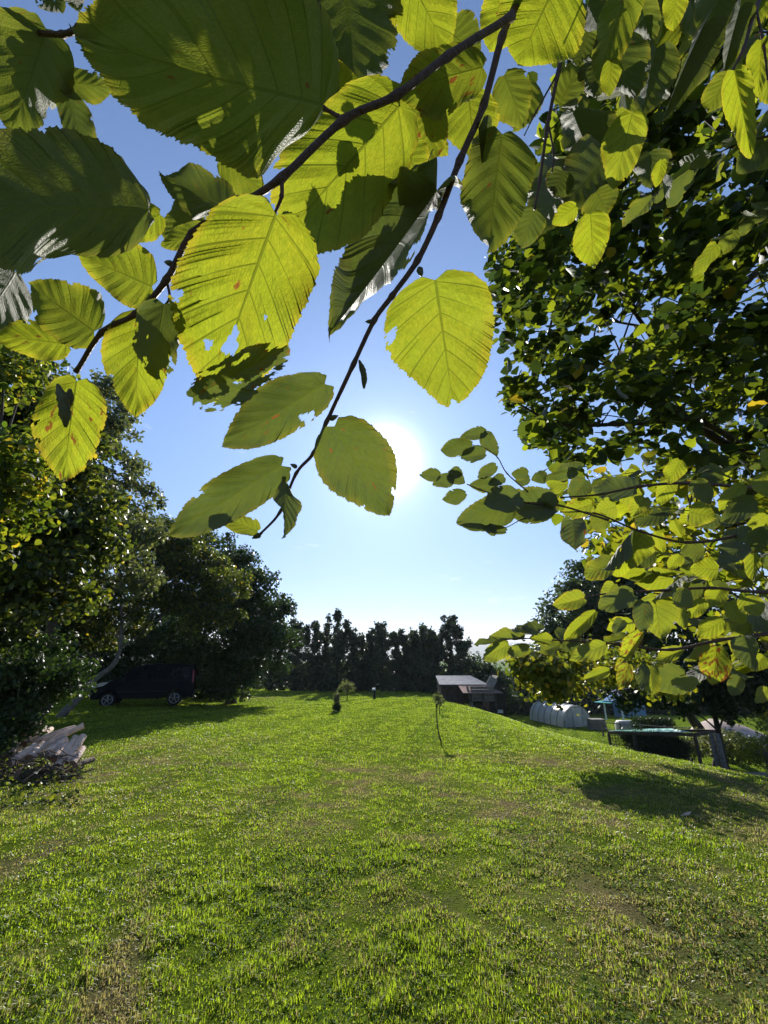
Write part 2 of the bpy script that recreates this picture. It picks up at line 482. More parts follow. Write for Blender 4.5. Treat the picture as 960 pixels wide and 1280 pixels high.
# leaf clouds ------------------------------------------------------------
def quat_frames(nv, g):
    """random in-plane frames for normals nv (n,3)"""
    r = g.normal(size=nv.shape); x = np.cross(nv, r); x /= np.linalg.norm(x, axis=1)[:, None] + 1e-9
    y = np.cross(nv, x); return x, y
T_DIAMOND = (np.array([[0, 0, 0], [.42, .45, .10], [0, 1, -.08], [-.42, .45, .10]]), [np.array([[0, 1, 2], [0, 2, 3]])])
T_OVAL = (np.array([[0, 0, 0], [.30, .10, .05], [.46, .42, .10], [.28, .78, .04], [0, 1, -.10], [-.28, .78, .04], [-.46, .42, .10], [-.30, .10, .05], [0, .45, 0]]),
          [np.array([[8, 0, 1], [8, 1, 2], [8, 2, 3], [8, 3, 4], [8, 4, 5], [8, 5, 6], [8, 6, 7], [8, 7, 0]])])
T_NEEDLE = (np.array([[-.10, 0, 0], [.10, 0, 0], [.05, 1, .1], [-.05, 1, .1]]), [np.array([[0, 1, 2, 3]])])
def leaf_cloud(name, pos, nrm_, size, tmpl, g, xy=None):
    tv, tf = tmpl; n = len(pos)
    nrm_ = nrm_ / (np.linalg.norm(nrm_, axis=1)[:, None] + 1e-9)
    x, y = quat_frames(nrm_, g) if xy is None else xy
    V = pos[:, None, :] + size[:, None, None] * (tv[None, :, 0, None] * x[:, None, :] + tv[None, :, 1, None] * y[:, None, :] + tv[None, :, 2, None] * nrm_[:, None, :])
    k = len(tv); faces = []; reps = []
    for f in tf:
        ff = (np.arange(n)[:, None, None] * k + f[None]).reshape(-1, f.shape[1]); faces.append(ff); reps.append(np.repeat(np.arange(n), len(f)))
    me = mesh_fast(name, V.reshape(-1, 3), faces)
    rr = g.random(n); r2 = g.random(n); idx = np.concatenate(reps)
    face_attr(me, 'rnd', rr[idx]); face_attr(me, 'rnd2', r2[idx])
    return me
def ell(px, py, Y, rx, ry, dep):
    c = at(px, py, Y); r = ray(px, py); dist = (c - CAM).dot(Vector((0, CP, SP)))
    return (np.array(c), np.array([rx / F * dist, dep, ry / F * dist]))
def tree(name, label, cat, blobs, base, nleaf, lsize, mat, tmpl=T_DIAMOND, trunk_r=.15, bark='bark', seed=1, ncl=140, clr=.35, up=.5,
         group=None, nlimb=14, fork=.35, flat=1.0, surf=.45, zmin=None, lean=None, limbmax=.05):
    g = np.random.default_rng(seed); random.seed(seed)
    vol = np.array([max(b_[1].prod() ** .67, .35) for b_ in blobs]); wts = vol / vol.sum()
    cc = []
    while len(cc) < ncl:
        k = g.choice(len(blobs), p=wts); c, r = blobs[k]
        d = g.normal(size=3); d /= np.linalg.norm(d); q = c + d * r * (g.random() ** surf)
        if zmin is not None and q[2] < zmin: continue
        if q[2] < gz(q[0], q[1]) + .1: continue
        cc.append(q)
    cc = np.array(cc)
    crs = clr * (.55 + .9 * g.random(ncl))
    w = crs ** 2; which = g.choice(ncl, nleaf, p=w / w.sum())
    d = g.normal(size=(nleaf, 3)); d /= np.linalg.norm(d, axis=1)[:, None]
    rad = g.random(nleaf) ** .5
    pos = cc[which] + d * (crs[which] * rad)[:, None] * np.array([1, 1, .75 * flat])
    ok = pos[:, 2] > ground_z(pos[:, 0], pos[:, 1]) + .03
    pos = pos[ok]; d = d[ok]; n = len(pos)
    nv = d * .6 + g.normal(size=(n, 3)) * .6 + np.array([0, 0, up])
    me = leaf_cloud('crown', pos, nv, lsize * (.6 + .7 * g.random(n)), tmpl, g)
    root = empty(name, base, label, cat, group)
    link('crown', me, mat, root)
    if trunk_r > 0:
        mb = MB(); base = Vector(base)
        cen = Vector(cc.mean(axis=0)); top = Vector(cc[np.argmax(cc[:, 2])])
        fk = base.lerp(cen, fork) if lean is None else Vector(lean)
        pts = catmull([base - Vector((0, 0, .1)), base.lerp(fk, .5) + Vector((random.uniform(-.5, .5), random.uniform(-.5, .5), 0)) * trunk_r * 2, fk, fk.lerp(top, .5), top], 5)
        mb.tube(pts, lerpl(trunk_r * 1.25, trunk_r * .12, len(pts)), 9, .12)
        sel = g.choice(ncl, min(nlimb, ncl), replace=False)
        for s_ in sel:
            e = Vector(cc[s_]); k = random.randint(len(pts) // 2, len(pts) - 4); st = pts[k]
            mid = st.lerp(e, .5) + Vector((0, 0, (e - st).length * random.uniform(-.05, .18)))
            pp = catmull([st, mid, e], 5); r0 = min(limbmax, trunk_r * .5)
            mb.tube(pp, lerpl(r0, r0 * .15, len(pp)), 6, .1)
            for _ in range(2):
                o2 = Vector(cc[g.integers(ncl)]); q0 = pp[random.randint(3, len(pp) - 3)]
                if (o2 - q0).length < (e - st).length * .8:
                    mb.tube(catmull([q0, q0.lerp(o2, .5) + Vector((0, 0, .05)), o2], 3), lerpl(r0 * .4, r0 * .08, 7), 5)
        mb.build('trunk', M[bark], root, True)
    return root

M['fol_right'] = foliage('right_tree_leaves', ((.045, .058, .034), (.065, .09, .03)), ((.045, .085, .012), (.46, .55, .02)), .42, yellow=.012, spec=.25, gam=2.1)
M['fol_left'] = foliage('left_tree_leaves', ((.028, .045, .016), (.065, .09, .022)), ((.06, .10, .012), (.38, .42, .02)), .40, yellow=.025, gam=2.4)
M['fol_round'] = foliage('round_leaf_bush', ((.035, .06, .010), (.075, .11, .014)), ((.12, .20, .012), (.45, .46, .02)), .42, yellow=.06, gam=1.6)
M['fol_grey'] = foliage('grey_green_leaves', ((.06, .075, .045), (.11, .13, .07)), ((.12, .17, .03), (.26, .28, .06)), .35)
M['fol_dark'] = foliage('dark_evergreen', ((.016, .032, .014), (.035, .055, .020)), ((.04, .09, .012), (.09, .15, .02)), .25, spec=.2)
M['fol_far'] = foliage('hedge_tree_leaves', ((.034, .050, .034), (.058, .082, .044)), ((.03, .07, .015), (.09, .13, .02)), .22, spec=.15)
M['fol_mid'] = foliage('orchard_leaves', ((.05, .075, .012), (.10, .12, .016)), ((.22, .30, .012), (.52, .48, .02)), .42, yellow=.05, gam=1.5)
M['fol_blue'] = foliage('blue_green_leaves', ((.03, .05, .028), (.06, .085, .045)), ((.06, .12, .03), (.14, .2, .04)), .3)

# row of hedge trees along the far edge
hed = [  # px, top py, half width px, base py
    (338, 745, 26, 862), (366, 785, 20, 864), (392, 783, 19, 865), (419, 772, 13, 866), (441, 791, 14, 867), (462, 795, 15, 867), (478, 788, 13, 868),
    (497, 800, 12, 869), (517, 788, 16, 871), (530, 783, 13, 872), (549, 797, 11, 874), (563, 781, 11, 876), (580, 786, 12, 878), (405, 800, 14, 866), (452, 803, 14, 868), (508, 803, 14, 871), (540, 803, 13, 875)]
hl = ['dark hedge tree at the left end of the far tree row', 'broad bushy dark tree second from the left in the far row', 'dense dark tree just left of the tallest spire in the far row',
      'tallest narrow spire tree left of centre in the far row', 'dark narrow tree just right of the tall spire in the far row', 'low rounded dark tree left of the white cloud',
      'pointed dark tree directly behind the small lawn post', 'short dark tree under the white cloud in the far row', 'thick dark tree right of the white cloud in the far row',
      'feathery tall tree above and left of the shed', 'dark narrow tree rising over the left end of the shed roof', 'tall thin twiggy spire behind the middle of the shed roof', 'rightmost tall spire of the far row above the shed roof',
      'lower dark tree filling in behind the tall spire', 'lower dark tree filling in left of the white cloud', 'lower dark tree filling in right of the white cloud', 'lower dark tree filling in beside the shed']
for k, (px, ty, hw, by) in enumerate(hed):
    Yd = 43 + (k % 3) * 1.3 + (3 if k > 12 else 0)
    bs = at(px, by, Yd); base = on_ground(bs.x, Yd)
    top = at(px, ty, Yd); H = top.z - base.z
    hwm = hw / F * Yd * 1.02
    bl = []
    for q in range(5):
        f = q / 4; wz = hwm * (1.45, 1.2, .85, .42, .12)[q] * (.9 + .2 * random.random())
        bl.append((np.array([base.x + random.uniform(-.2, .2) * wz, Yd, base.z + H * (.08 + f * .83)]), np.array([wz, 1.5, H * .16])))
    for q in range(7 + k % 3):
        bl.append((np.array([base.x + random.uniform(-.9, .9) * hwm, Yd + random.uniform(-.8, .8), top.z - H * random.uniform(-.06, .30)]), np.array([.10 + .08 * random.random(), .15, H * random.uniform(.06, .13)])))
    tree('hedge_tree', hl[k], 'tree', bl, base, 7000, .22, M['fol_far'], T_DIAMOND, .16, 'bark', 100 + k, 230, .30, .3, 'trees in the far dark row', nlimb=6, surf=.5)

# clover and small weeds in the turf
g = np.random.default_rng(91); n = 90000; r = np.exp(g.uniform(math.log(1.6), math.log(13), n)); th = g.uniform(-R(52), R(52), n); x = r * np.sin(th); y = r * np.cos(th)
cm = fbm(x * 1.5 + 60, y * 1.5 + 11, 3); keep = g.random(n) < np.clip((cm - .5) * 5, 0, 1) * .9 + .03; x, y = x[keep], y[keep]; n = len(x)
pos = np.stack([x, y, ground_z(x, y) + g.uniform(.008, .03, n)], -1)
tag(link('clover', leaf_cloud('clover', pos, g.normal(size=(n, 3)) * .38 + [0, 0, 1], (.011 + .011 * g.random(n)) * (.8 + .06 * np.hypot(x, y)), T_OVAL, g),
         foliage('clover_leaves', ((.07, .11, .03), (.12, .16, .04)), ((.2, .34, .02), (.3, .45, .03)), .3, yellow=.04, spec=.06, rough=.75)), 'patches of low clover and small weeds among the grass', 'clover', kind='stuff')

# ------------------------------------------------------------------ left trees
tree('broadleaf_tree', 'tall dense tree filling the left edge, lit yellow green in its upper leaves', 'tree',
     [ell(40, 560, 7.0, 75, 110, 1.6), ell(-60, 520, 7.0, 120, 170, 2.0), ell(30, 700, 7.2, 85, 95, 1.5), ell(-60, 760, 7, 100, 100, 1.6), ell(95, 645, 7.6, 48, 75, 1.2)],
     on_ground(-6.6, 7.6), 36000, .10, M['fol_left'], T_OVAL, .2, 'bark', 21, 260, .42, .5, nlimb=22)
tree('round_leaf_shrub', 'round leaved shrub with yellowing leaves at the far left edge', 'shrub',
     [ell(14, 600, 4.6, 42, 95, .6), ell(-60, 620, 4.6, 70, 120, .7), ell(8, 460, 4.8, 30, 45, .4)],
     on_ground(-5.0, 5.0), 4200, .085, M['fol_round'], T_OVAL, .05, 'bark', 22, 90, .28, .4, nlimb=12)
tree('feathery_tree', 'tall fine leaved greyish tree behind the left edge trees', 'tree',
     [ell(95, 520, 12, 62, 85, 1.6), ell(130, 600, 12.5, 55, 85, 1.6), ell(60, 640, 12, 80, 100, 1.8), ell(150, 690, 12.6, 50, 60, 1.4)],
     on_ground(-9.5, 12.5), 30000, .13, M['fol_grey'], T_DIAMOND, .2, 'bark', 23, 240, .42, .3, nlimb=18)
vb = ground_hit(75, 915)
tree('spreading_tree', 'spreading tree with a leaning trunk whose crown overhangs the parked van', 'tree',
     [ell(200, 715, 18.5, 98, 50, 2.2), ell(120, 760, 18.0, 95, 46, 2.0), ell(255, 745, 18.8, 54, 44, 2.0), ell(160, 660, 18.5, 62, 48, 1.8), ell(60, 780, 17.4, 70, 46, 1.8), ell(232, 690, 18.8, 50, 36, 1.5)],
     on_ground(at(72, 898, 15.6).x, 15.6), 60000, .13, M['fol_left'], T_DIAMOND, .11, 'bark_grey', 24, 330, .44, .5, nlimb=7, lean=at(150, 812, 17.0), zmin=at(100, 832, 17.8).z, limbmax=.035)
tree('evergreen_tree', 'dark bushy evergreen just right of the van, against the sky', 'tree',
     [ell(268, 700, 24, 42, 34, 2.0), ell(290, 775, 24, 50, 66, 2.2), ell(314, 750, 25, 36, 46, 2.0), ell(350, 765, 26, 18, 24, 1.2), ell(336, 800, 25, 30, 44, 1.6), ell(275, 830, 24, 46, 36, 2.0), ell(240, 800, 23.5, 40, 50, 2), ell(330, 800, 26, 34, 40, 2), ell(285, 852, 23.4, 36, 16, 1.2), ell(290, 864, 23.2, 30, 9, 1.0), ell(250, 858, 23.2, 26, 12, 1.0)],
     on_ground(at(290, 868, 24.5).x, 24.5), 40000, .17, M['fol_dark'], T_DIAMOND, .25, 'bark', 25, 260, .62, .3, nlimb=14)
tree('dark_thicket_tree', 'deep shaded tree standing behind the van on the left', 'tree',
     [ell(110, 800, 27, 100, 66, 2.0), ell(220, 800, 28, 70, 70, 2.0), ell(20, 800, 26, 90, 90, 2.0), ell(180, 850, 27, 120, 30, 1.6)],
     on_ground(at(150, 868, 25).x, 25), 40000, .22, M['fol_dark'], T_DIAMOND, .22, 'bark', 26, 260, .8, .3, nlimb=10)
tree('leafy_shrub', 'leafy dark shrub growing over the log pile at the left edge', 'shrub',
     [ell(20, 850, 7.6, 62, 58, 1.0), ell(70, 850, 8.2, 38, 36, .8), ell(-60, 860, 7.4, 70, 90, 1.0), ell(10, 915, 7.3, 26, 22, .5)],
     on_ground(-5.9, 7.8), 18000, .075, M['fol_dark'], T_DIAMOND, .04, 'bark_grey', 27, 170, .26, .4, nlimb=16)

# ------------------------------------------------------------------ right background trees
tree('rounded_tree', 'round dark green tree right behind the shed', 'tree',
     [ell(602, 846, 46, 24, 26, 2.0), ell(620, 858, 46, 22, 20, 2.0)], on_ground(at(605, 880, 46).x, 46), 9000, .24, M['fol_dark'], seed=31, ncl=90, clr=.7, trunk_r=.2)
tree('thicket_tree', 'black green tree mass between the shed and the greenhouse tunnel', 'tree',
     [ell(652, 852, 50, 30, 30, 2.4), ell(690, 850, 62, 40, 36, 2.4), ell(740, 855, 64, 50, 28, 2.4), ell(800, 852, 66, 60, 30, 2.4), ell(870, 850, 68, 60, 32, 2.4), ell(950, 850, 68, 70, 36, 2.4)],
     on_ground(at(690, 885, 62).x, 62), 46000, .34, M['fol_dark'], seed=32, ncl=330, clr=1.2, trunk_r=.2)
tree('walnut_tree', 'tall bluish green tree against the sky right of centre', 'tree',
     [ell(735, 760, 24, 52, 58, 2.6), ell(700, 800, 24, 44, 34, 2.0), ell(780, 730, 24, 60, 70, 2.6), ell(760, 810, 24, 70, 40, 2.4), ell(850, 760, 24, 80, 90, 2.4)],
     on_ground(at(888, 915, 26).x, 26), 42000, .20, M['fol_blue'], seed=33, ncl=300, clr=.72, trunk_r=.28, nlimb=24)
bt = at(893, 940, 19.5)
shd = tree('shade_tree', 'dark tree behind the netted frame, its yellow tinged lowest branch hanging out to the left', 'tree',
     [ell(800, 862, 18.5, 52, 26, 1.4), ell(860, 862, 18.5, 58, 32, 1.6), ell(930, 862, 18, 60, 38, 1.6), ell(900, 800, 18.5, 80, 60, 2.0), ell(1000, 850, 17, 70, 70, 2)],
     on_ground(bt.x, 19.8), 36000, .14, M['fol_dark'], T_DIAMOND, .16, 'bark', 35, 260, .46, .4, nlimb=8, zmin=at(880, 912, 18.5).z, limbmax=.04)
g = np.random.default_rng(34); bl = [ell(690, 842, 9.0, 30, 20, .6), ell(668, 832, 8.9, 22, 16, .5), ell(715, 835, 9.4, 34, 28, .7), ell(765, 838, 10.2, 40, 26, .8), ell(694, 858, 9.0, 14, 8, .3), ell(830, 842, 11.0, 44, 24, 1)]
cc = []
for k in range(110):
    c_, r_ = bl[g.integers(6)]; d = g.normal(size=3); d /= np.linalg.norm(d); cc.append(c_ + d * r_ * (1.08 * g.random() ** .5))
cc = np.array(cc); n = 6000; w = g.integers(110, size=n); d = g.normal(size=(n, 3)); pos = cc[w] + d * (.05 + .14 * g.random(n))[:, None]
link('hanging_foliage', leaf_cloud('hanging_foliage', pos, d * .6 + [0, 0, .4], .10 * (.6 + .7 * g.random(n)), T_OVAL, g), M['fol_mid'], shd)
mb = MB(); s0 = on_ground(bt.x, 19.8) + Vector((0, 0, 2.6)); e0_ = Vector(bl[3][0]); e1_ = Vector(bl[1][0])
pp = catmull([s0, s0.lerp(e0_, .5) + Vector((0, 0, .6)), e0_, e1_], 6); mb.tube(pp, lerpl(.09, .015, len(pp)), 7)
for k in range(16):
    q0 = pp[random.randint(9, len(pp) - 1)]; q1 = Vector(cc[g.integers(110)]); mb.tube([q0, q0.lerp(q1, .5) + Vector((0, 0, .05)), q1], [.012, .008, .004], 5)
mb.build('limb', M['bark'], shd, True)
# dark wood beyond the hedge row, one mass
g = np.random.default_rng(36); n = 42000; x = g.uniform(-40, 60, n); y = g.uniform(52, 60, n); hh = 1.6 + 2.2 * fbm(x * .35, y * 0 + 3, 3)
pos = np.stack([x, y, ground_z(x, y) + g.random(n) * hh], -1)
tag(link('far_wood', leaf_cloud('far_wood', pos, g.normal(size=(n, 3)), .5 * (.6 + .7 * g.random(n)), T_DIAMOND, g), M['fol_far']), 'low dark wood closing the view behind the far tree row', 'wood', kind='stuff')
# ------------------------------------------------------------------ haze
HZ = MB().box((0, 1750, 40), (9000, 4500, 160)).build('haze', None)
b = NB('haze_air'); v_ = b.n('ShaderNodeVolumePrincipled'); v_.inputs['Color'].default_value = (.80, .88, 1, 1)
v_.inputs['Density'].default_value = HAZE; v_.inputs['Anisotropy'].default_value = .3
b.l(v_.outputs[0], b.o.inputs['Volume']); HZ.data.materials.append(b.m)
tag(HZ, kind='stuff')

# ------------------------------------------------------------------ man made things
def place_rot(o, x, y, rz): o.location = on_ground(x, y); o.rotation_euler = (0, 0, rz)

# van --------------------------------------------------------------
f0 = ground_hit(181, 882); VX, VY = at(180, 875, 21.5).x, 21.5
van = empty('parked_van', on_ground(VX, VY, -.02), 'dark navy small van parked in deep shade under the spreading tree, facing left', 'van', rz=math.radians(20))
prof = [(-2.08, .34), (-2.12, .62), (-2.02, .86), (-1.72, 1.02), (-1.20, 1.14), (-.98, 1.22), (-.52, 1.62), (-.20, 1.76), (.4, 1.82), (1.3, 1.80), (1.92, 1.74), (2.04, 1.60), (2.10, 1.05), (2.12, .55), (2.06, .34)]
def arch(cx, r=.37, n=8): return [(cx + r * math.cos(t), .34 + r * math.sin(t)) for t in [math.pi * i / n for i in range(n + 1)]]
low = prof + list(arch(1.36)) + list(arch(-1.34))
def vw(z): return .86 if z < 1.08 else .86 - (z - 1.08) * .26
mb = MB(); n = len(low)
L_ = [(x, -vw(z), z) for x, z in low]; R_ = [(x, vw(z), z) for x, z in low]
mb.add(L_ + R_, [tuple(range(n))[::-1], tuple(range(n, 2 * n))] + [(i, (i + 1) % n, n + (i + 1) % n, n + i) for i in range(n)])
bod = mb.build('body', M['van_paint'], van, worldspace=False)
bv = bod.modifiers.new('b', 'BEVEL'); bv.width = .05; bv.segments = 3; bv.limit_method = 'ANGLE'; bv.angle_limit = R(50)
def side_panel(name, pts, mat, off=.012, sides=(-1, 1), parent=van):
    for s in sides:
        m_ = MB(); v = [(x, s * (vw(z) + off), z) for x, z in pts] + [(x, s * (vw(z) - .01), z) for x, z in pts]; k = len(pts)
        m_.add(v, [tuple(range(k))[::-s], tuple(range(k, 2 * k))[::s]] + [(i, (i + 1) % k, k + (i + 1) % k, k + i)[::-s] for i in range(k)])
        m_.build(name, mat, parent, worldspace=False)
side_panel('side_window', [(-.86, 1.18), (-.44, 1.62), (.02, 1.66), (.02, 1.18)], M['glass'])
side_panel('side_window', [(.10, 1.18), (.10, 1.66), (.92, 1.67), (.92, 1.18)], M['glass'])
side_panel('side_window', [(1.02, 1.18), (1.02, 1.66), (1.82, 1.63), (1.92, 1.18)], M['glass'])
side_panel('headlight', [(-2.10, .80), (-2.02, .92), (-1.70, 1.04), (-1.40, 1.07), (-1.62, .90)], M['lamp_glass'], .02)
side_panel('tail_light', [(2.02, 1.0), (2.0, 1.55), (2.07, 1.55), (2.11, 1.0)], M['tail'], .02)
side_panel('trim_strip', [(-1.0, .60), (-1.0, .66), (1.0, .66), (1.0, .60)], M['plastic'], .02)
side_panel('door_handle', [(-.12, 1.02), (-.12, 1.05), (.06, 1.05), (.06, 1.02)], M['plastic'], .035)
side_panel('slide_rail', [(.3, 1.09), (.3, 1.105), (1.9, 1.105), (1.9, 1.09)], M['plastic'], .012)
m_ = MB(); m_.add([(-.97, -.78, 1.245), (-.97, .78, 1.245), (-.545, .68, 1.62), (-.545, -.68, 1.62), (-1.0, -.78, 1.225), (-1.0, .78, 1.225), (-.56, .68, 1.63), (-.56, -.68, 1.63)],
                  [(0, 1, 2, 3), (7, 6, 5, 4), (0, 4, 5, 1), (1, 5, 6, 2), (2, 6, 7, 3), (3, 7, 4, 0)]); m_.build('windscreen', M['glass'], van, worldspace=False)
MB().box((-2.06, 0, .50), (.16, 1.66, .26)).build('front_bumper', M['plastic'], van, worldspace=False)
MB().box((2.07, 0, .50), (.14, 1.66, .24)).build('rear_bumper', M['plastic'], van, worldspace=False)
for s in (-1, 1):
    MB().box((-.80, s * .95, 1.17), (.10, .18, .16)).build('wing_mirror', M['plastic'], van, worldspace=False)
    for wx in (-1.34, 1.36):
        y0, y1 = s * .66, s * .87
        w = MB().tube([(wx, y0, .31), (wx, y0 + s * .02, .31), (wx, y1 - s * .02, .31), (wx, y1, .31)], [.29, .315, .315, .285], 28).build('wheel', M['rubber'], van, True, worldspace=False)
        MB().tube([(wx, y1 - s * .03, .31), (wx, y1 + s * .004, .31)], [.20, .195], 24).build('rim_well', M['plastic'], w, worldspace=False)
        rim = MB(); cr_ = [(wx + .205 * math.cos(a_), y1 + s * .008, .31 + .205 * math.sin(a_)) for a_ in np.linspace(0, 2 * math.pi, 25)]; rim.tube(cr_, .016, 6)
        for q in range(5):
            a = q * 2 * math.pi / 5 + .3; rim.beam((wx, y1 + s * .012, .31), (wx + .19 * math.cos(a), y1 + s * .012, .31 + .19 * math.sin(a)), .055, .02)
        rim.build('rim', M['alloy'], w, worldspace=False)
        h = MB().tube([(wx, y1 + s * .02, .31), (wx, y1 + s * .034, .31)], .045, 12).build('hub_cap', M['plastic'], w, worldspace=False)

# log pile -----------------------------------------------------------
lg = [((12, 955), (39, 937), 9), ((9, 944), (23, 934), 7), ((40, 928), (84, 914), 7), ((53, 933), (95, 912), 6), ((57, 943), (76, 929), 9), ((67, 948), (80, 935), 9),
      ((72, 957), (91, 928), 7), ((82, 953), (100, 926), 7), ((91, 954), (101, 939), 6), ((27, 919), (38, 909), 6), ((41, 914), (46, 906), 6), ((45, 920), (53, 914), 5),
      ((55, 919), (62, 913), 5), ((37, 948), (52, 934), 9), ((22, 966), (45, 972), 8), ((36, 940), (58, 931), 7), ((30, 930), (48, 921), 7), ((94, 958), (112, 951), 5)]
lgl = ['pale log lowest at the left end of the pile', 'short log poking out behind the lowest left log', 'long pale pole lying across the top of the log pile', 'longest pale pole reaching furthest right over the pile top',
       'log with dark cut end in the middle of the pile', 'thick log with round dark cut end at the pile front', 'long log slanting up steeply at the pile front', 'log leaning second from the right end of the pile',
       'short log at the right end of the pile', 'small stub of log at the top left of the pile', 'upright thin stub standing highest on the pile', 'small log piece on top just left of the long poles',
       'little log piece on top behind the long poles', 'log between the left log and the dark ended one', 'brown half buried log under the front of the pile', 'pale log under the left ends of the long poles',
       'pale log high on the left slope of the pile', 'dark short stick on the grass right of the pile']
for k, ((a0, a1), (b0, b1), w) in enumerate(lg):
    Ya = 6.75 + (972 - a1) * .018; p0 = at(a0, a1, Ya); dr = 7 if k in (17, 14) else 1
    p1 = at(b0, b1, Ya + (.25 if k not in (17, 14) else .3))
    d = (p1 - p0); p1 = p0 + d * 1.25; rad = w / 2 / F * Ya * 1.12
    bend = Vector((0, 0, .01)) + Vector((random.uniform(-.01, .01),) * 3)
    m_ = MB().tube(catmull([p0, p0.lerp(p1, .5) + bend, p1], 4), [rad * random.uniform(.9, 1.1) for _ in range(9)], 10, .10)
    o = m_.build('log', M['log'] if k not in (17, 14) else M['brush'])
    o.data.materials.append(M['log_end'])
    for pl in list(o.data.polygons)[-2:]: pl.material_index = 1
    tag(o, lgl[k], 'log', 'logs in the pile at the left')
# heap of brushwood and litter under the logs
g = np.random.default_rng(5); mb = MB()
for k in range(420):
    c = at(g.uniform(-60, 98), g.uniform(940, 1003), 6.7 + g.uniform(0, .9)); c.z = max(gz(c.x, c.y), min(c.z, gz(c.x, c.y) + .55 * g.random()))
    d = Vector(g.normal(size=3)); d.z *= .35; d.normalize(); l = g.uniform(.06, .24); r0 = g.uniform(.004, .016)
    mb.tube([c - d * l, c + Vector(g.normal(size=3)) * .02, c + d * l], [r0, r0, r0 * .5], 5)
tag(mb.build('brushwood', M['brush']), 'dark heap of sticks and brushwood under the pale logs', 'brushwood', kind='stuff')
n = 700; P_ = []
for k in range(n):
    q = ground_hit(g.uniform(-80, 100) - 0, g.uniform(955, 1012)); P_.append((q.x, q.y, q.z + .04 + .16 * g.random() * max(0, 1 - abs(q.y - 6.9) / 1.2)))
P_ = np.array(P_)
tag(link('weeds', leaf_cloud('weeds', P_, g.normal(size=(n, 3)) * .6 + [0, -.2, .7], .03 + .04 * g.random(n), T_DIAMOND, g), M['fol_left']), 'low weeds and nettles growing round the log pile', 'weeds', kind='stuff')

# shed ---------------------------------------------------------------
SY = 29.5; sb = at(583, 884, SY); sg = gz(sb.x, SY) - .05
shed = empty('wooden_shed', (sb.x, SY, sg), 'dark wooden shed with grey sheet roof and lower lean-to on its right half', 'shed')
def lx(px, py=870): return at(px, py, SY).x - sb.x
def lz(py, px=580): return at(px, py, SY).z - sg
W0, W1, WM, WR = lx(551), lx(606), lx(579), lx(612)
zt, zw = lz(847), lz(855)
mb = MB(); nb = 13
for q in range(nb):                       # left front wall of upright boards
    a = W0 + .1 + (WM - W0 - .1) * q / nb; mb.box((a + .1, random.uniform(-.015, .015), (zw) / 2), ((WM - W0) / nb * .94, .05, zw))
mb.build('front_wall', M['plank'], shed, worldspace=False)
MB().box(((W0 + W1) / 2, 2.4, zw / 2 + .1), (W1 - W0 - .2, .08, zw + .2)).build('back_wall', M['plank'], shed, worldspace=False)
for xx in (W0 + .1, W1 - .1): MB().box((xx, 1.2, zw / 2), (.07, 2.3, zw)).build('side_wall', M['plank'], shed, worldspace=False)
def sheet(x0, x1, y0, y1, z0, z1, mat, name, xt0=None, xt1=None):
    m_ = MB(); nr = 26; v = []; xt0 = x0 if xt0 is None else xt0; xt1 = x1 if xt1 is None else xt1
    for k in range(nr * 2 + 1):
        f = k / (nr * 2); dz = .03 * (k % 2)
        v += [(x0 + (x1 - x0) * f, y0, z0 + dz), (xt0 + (xt1 - xt0) * f, y1, z1 + dz), (x0 + (x1 - x0) * f, y0, z0 + dz - .03), (xt0 + (xt1 - xt0) * f, y1, z1 + dz - .03)]
    fs = []
    for k in range(nr * 2):
        b_ = k * 4; fs += [(b_, b_ + 4, b_ + 5, b_ + 1), (b_ + 2, b_ + 3, b_ + 7, b_ + 6), (b_, b_ + 2, b_ + 6, b_ + 4), (b_ + 1, b_ + 5, b_ + 7, b_ + 3)]
    m_.add(v, fs); return m_.build(name, mat, shed, worldspace=False)
sheet(W0 - .1, W1 + .25, -.35, 2.5, zw - .02, zw + .40, M['roof_grey'], 'roof', W0, W1 - .35)
MB().box(((W0 + W1) / 2 + .08, -.37, zw - .08), (W1 - W0 + .3, .04, .1)).build('fascia', M['plank'], shed, worldspace=False)
zl = lz(861) ; sheet(WM - .35, WR + .35, -2.1, -.37, zl - .10, zl + .22, M['roof_rust'], 'lean_to_roof', WM - .35, WR - .2)
for xx in (WM + .1, WR - .1, (WM + WR) / 2):
    MB().box((xx, -1.95, zl / 2 - .1), (.12, .12, zl)).build('post', M['plank'], shed, worldspace=False)
mb = MB()
for q in range(5): mb.box(((WM + WR) / 2, -1.86, .55 + q * .17), (WR - WM - .25, .04, .15))
mb.build('board_front', M['post'], shed, worldspace=False)
MB().beam((WM + .2, -2.1, .0), (WM - .02, -1.7, 1.3), .14, .05).build('leaning_board', M['post'], shed, worldspace=False)
# trailer-like dark box right of shed
cb = at(619, 890, 29.0); cg = gz(cb.x, 29.0)
ct = empty('farm_cart', (cb.x, 29.0, cg), 'dark upright box cart with raised flap beside the right end of the shed', 'cart')
MB().box((0, 0, 1.0), (1.05, 1.6, 1.2)).build('box', M['plank_dark'], ct, worldspace=False)
MB().beam((-.5, -.8, 1.62), (-.1, -.8, 2.25), .06, .5).build('flap', M['roof_grey'], ct, worldspace=False)
MB().add([(-.45, -.75, 1.6), (.45, -.75, 1.6), (.2, -.75, 2.35), (-.45, .75, 1.6), (.45, .75, 1.6), (.2, .75, 2.35)], [(0, 1, 2), (5, 4, 3), (0, 3, 4, 1), (1, 4, 5, 2), (2, 5, 3, 0)]).build('hood', M['plank_dark'], ct, worldspace=False)
for s in (-.42, .42): MB().box((s, -.7, .2), (.1, .1, .4)).build('leg', M['plank_dark'], ct, worldspace=False)
MB().box((.1, -.84, .32), (.35, .04, .18)).build('number_board', M['white'], ct, worldspace=False)

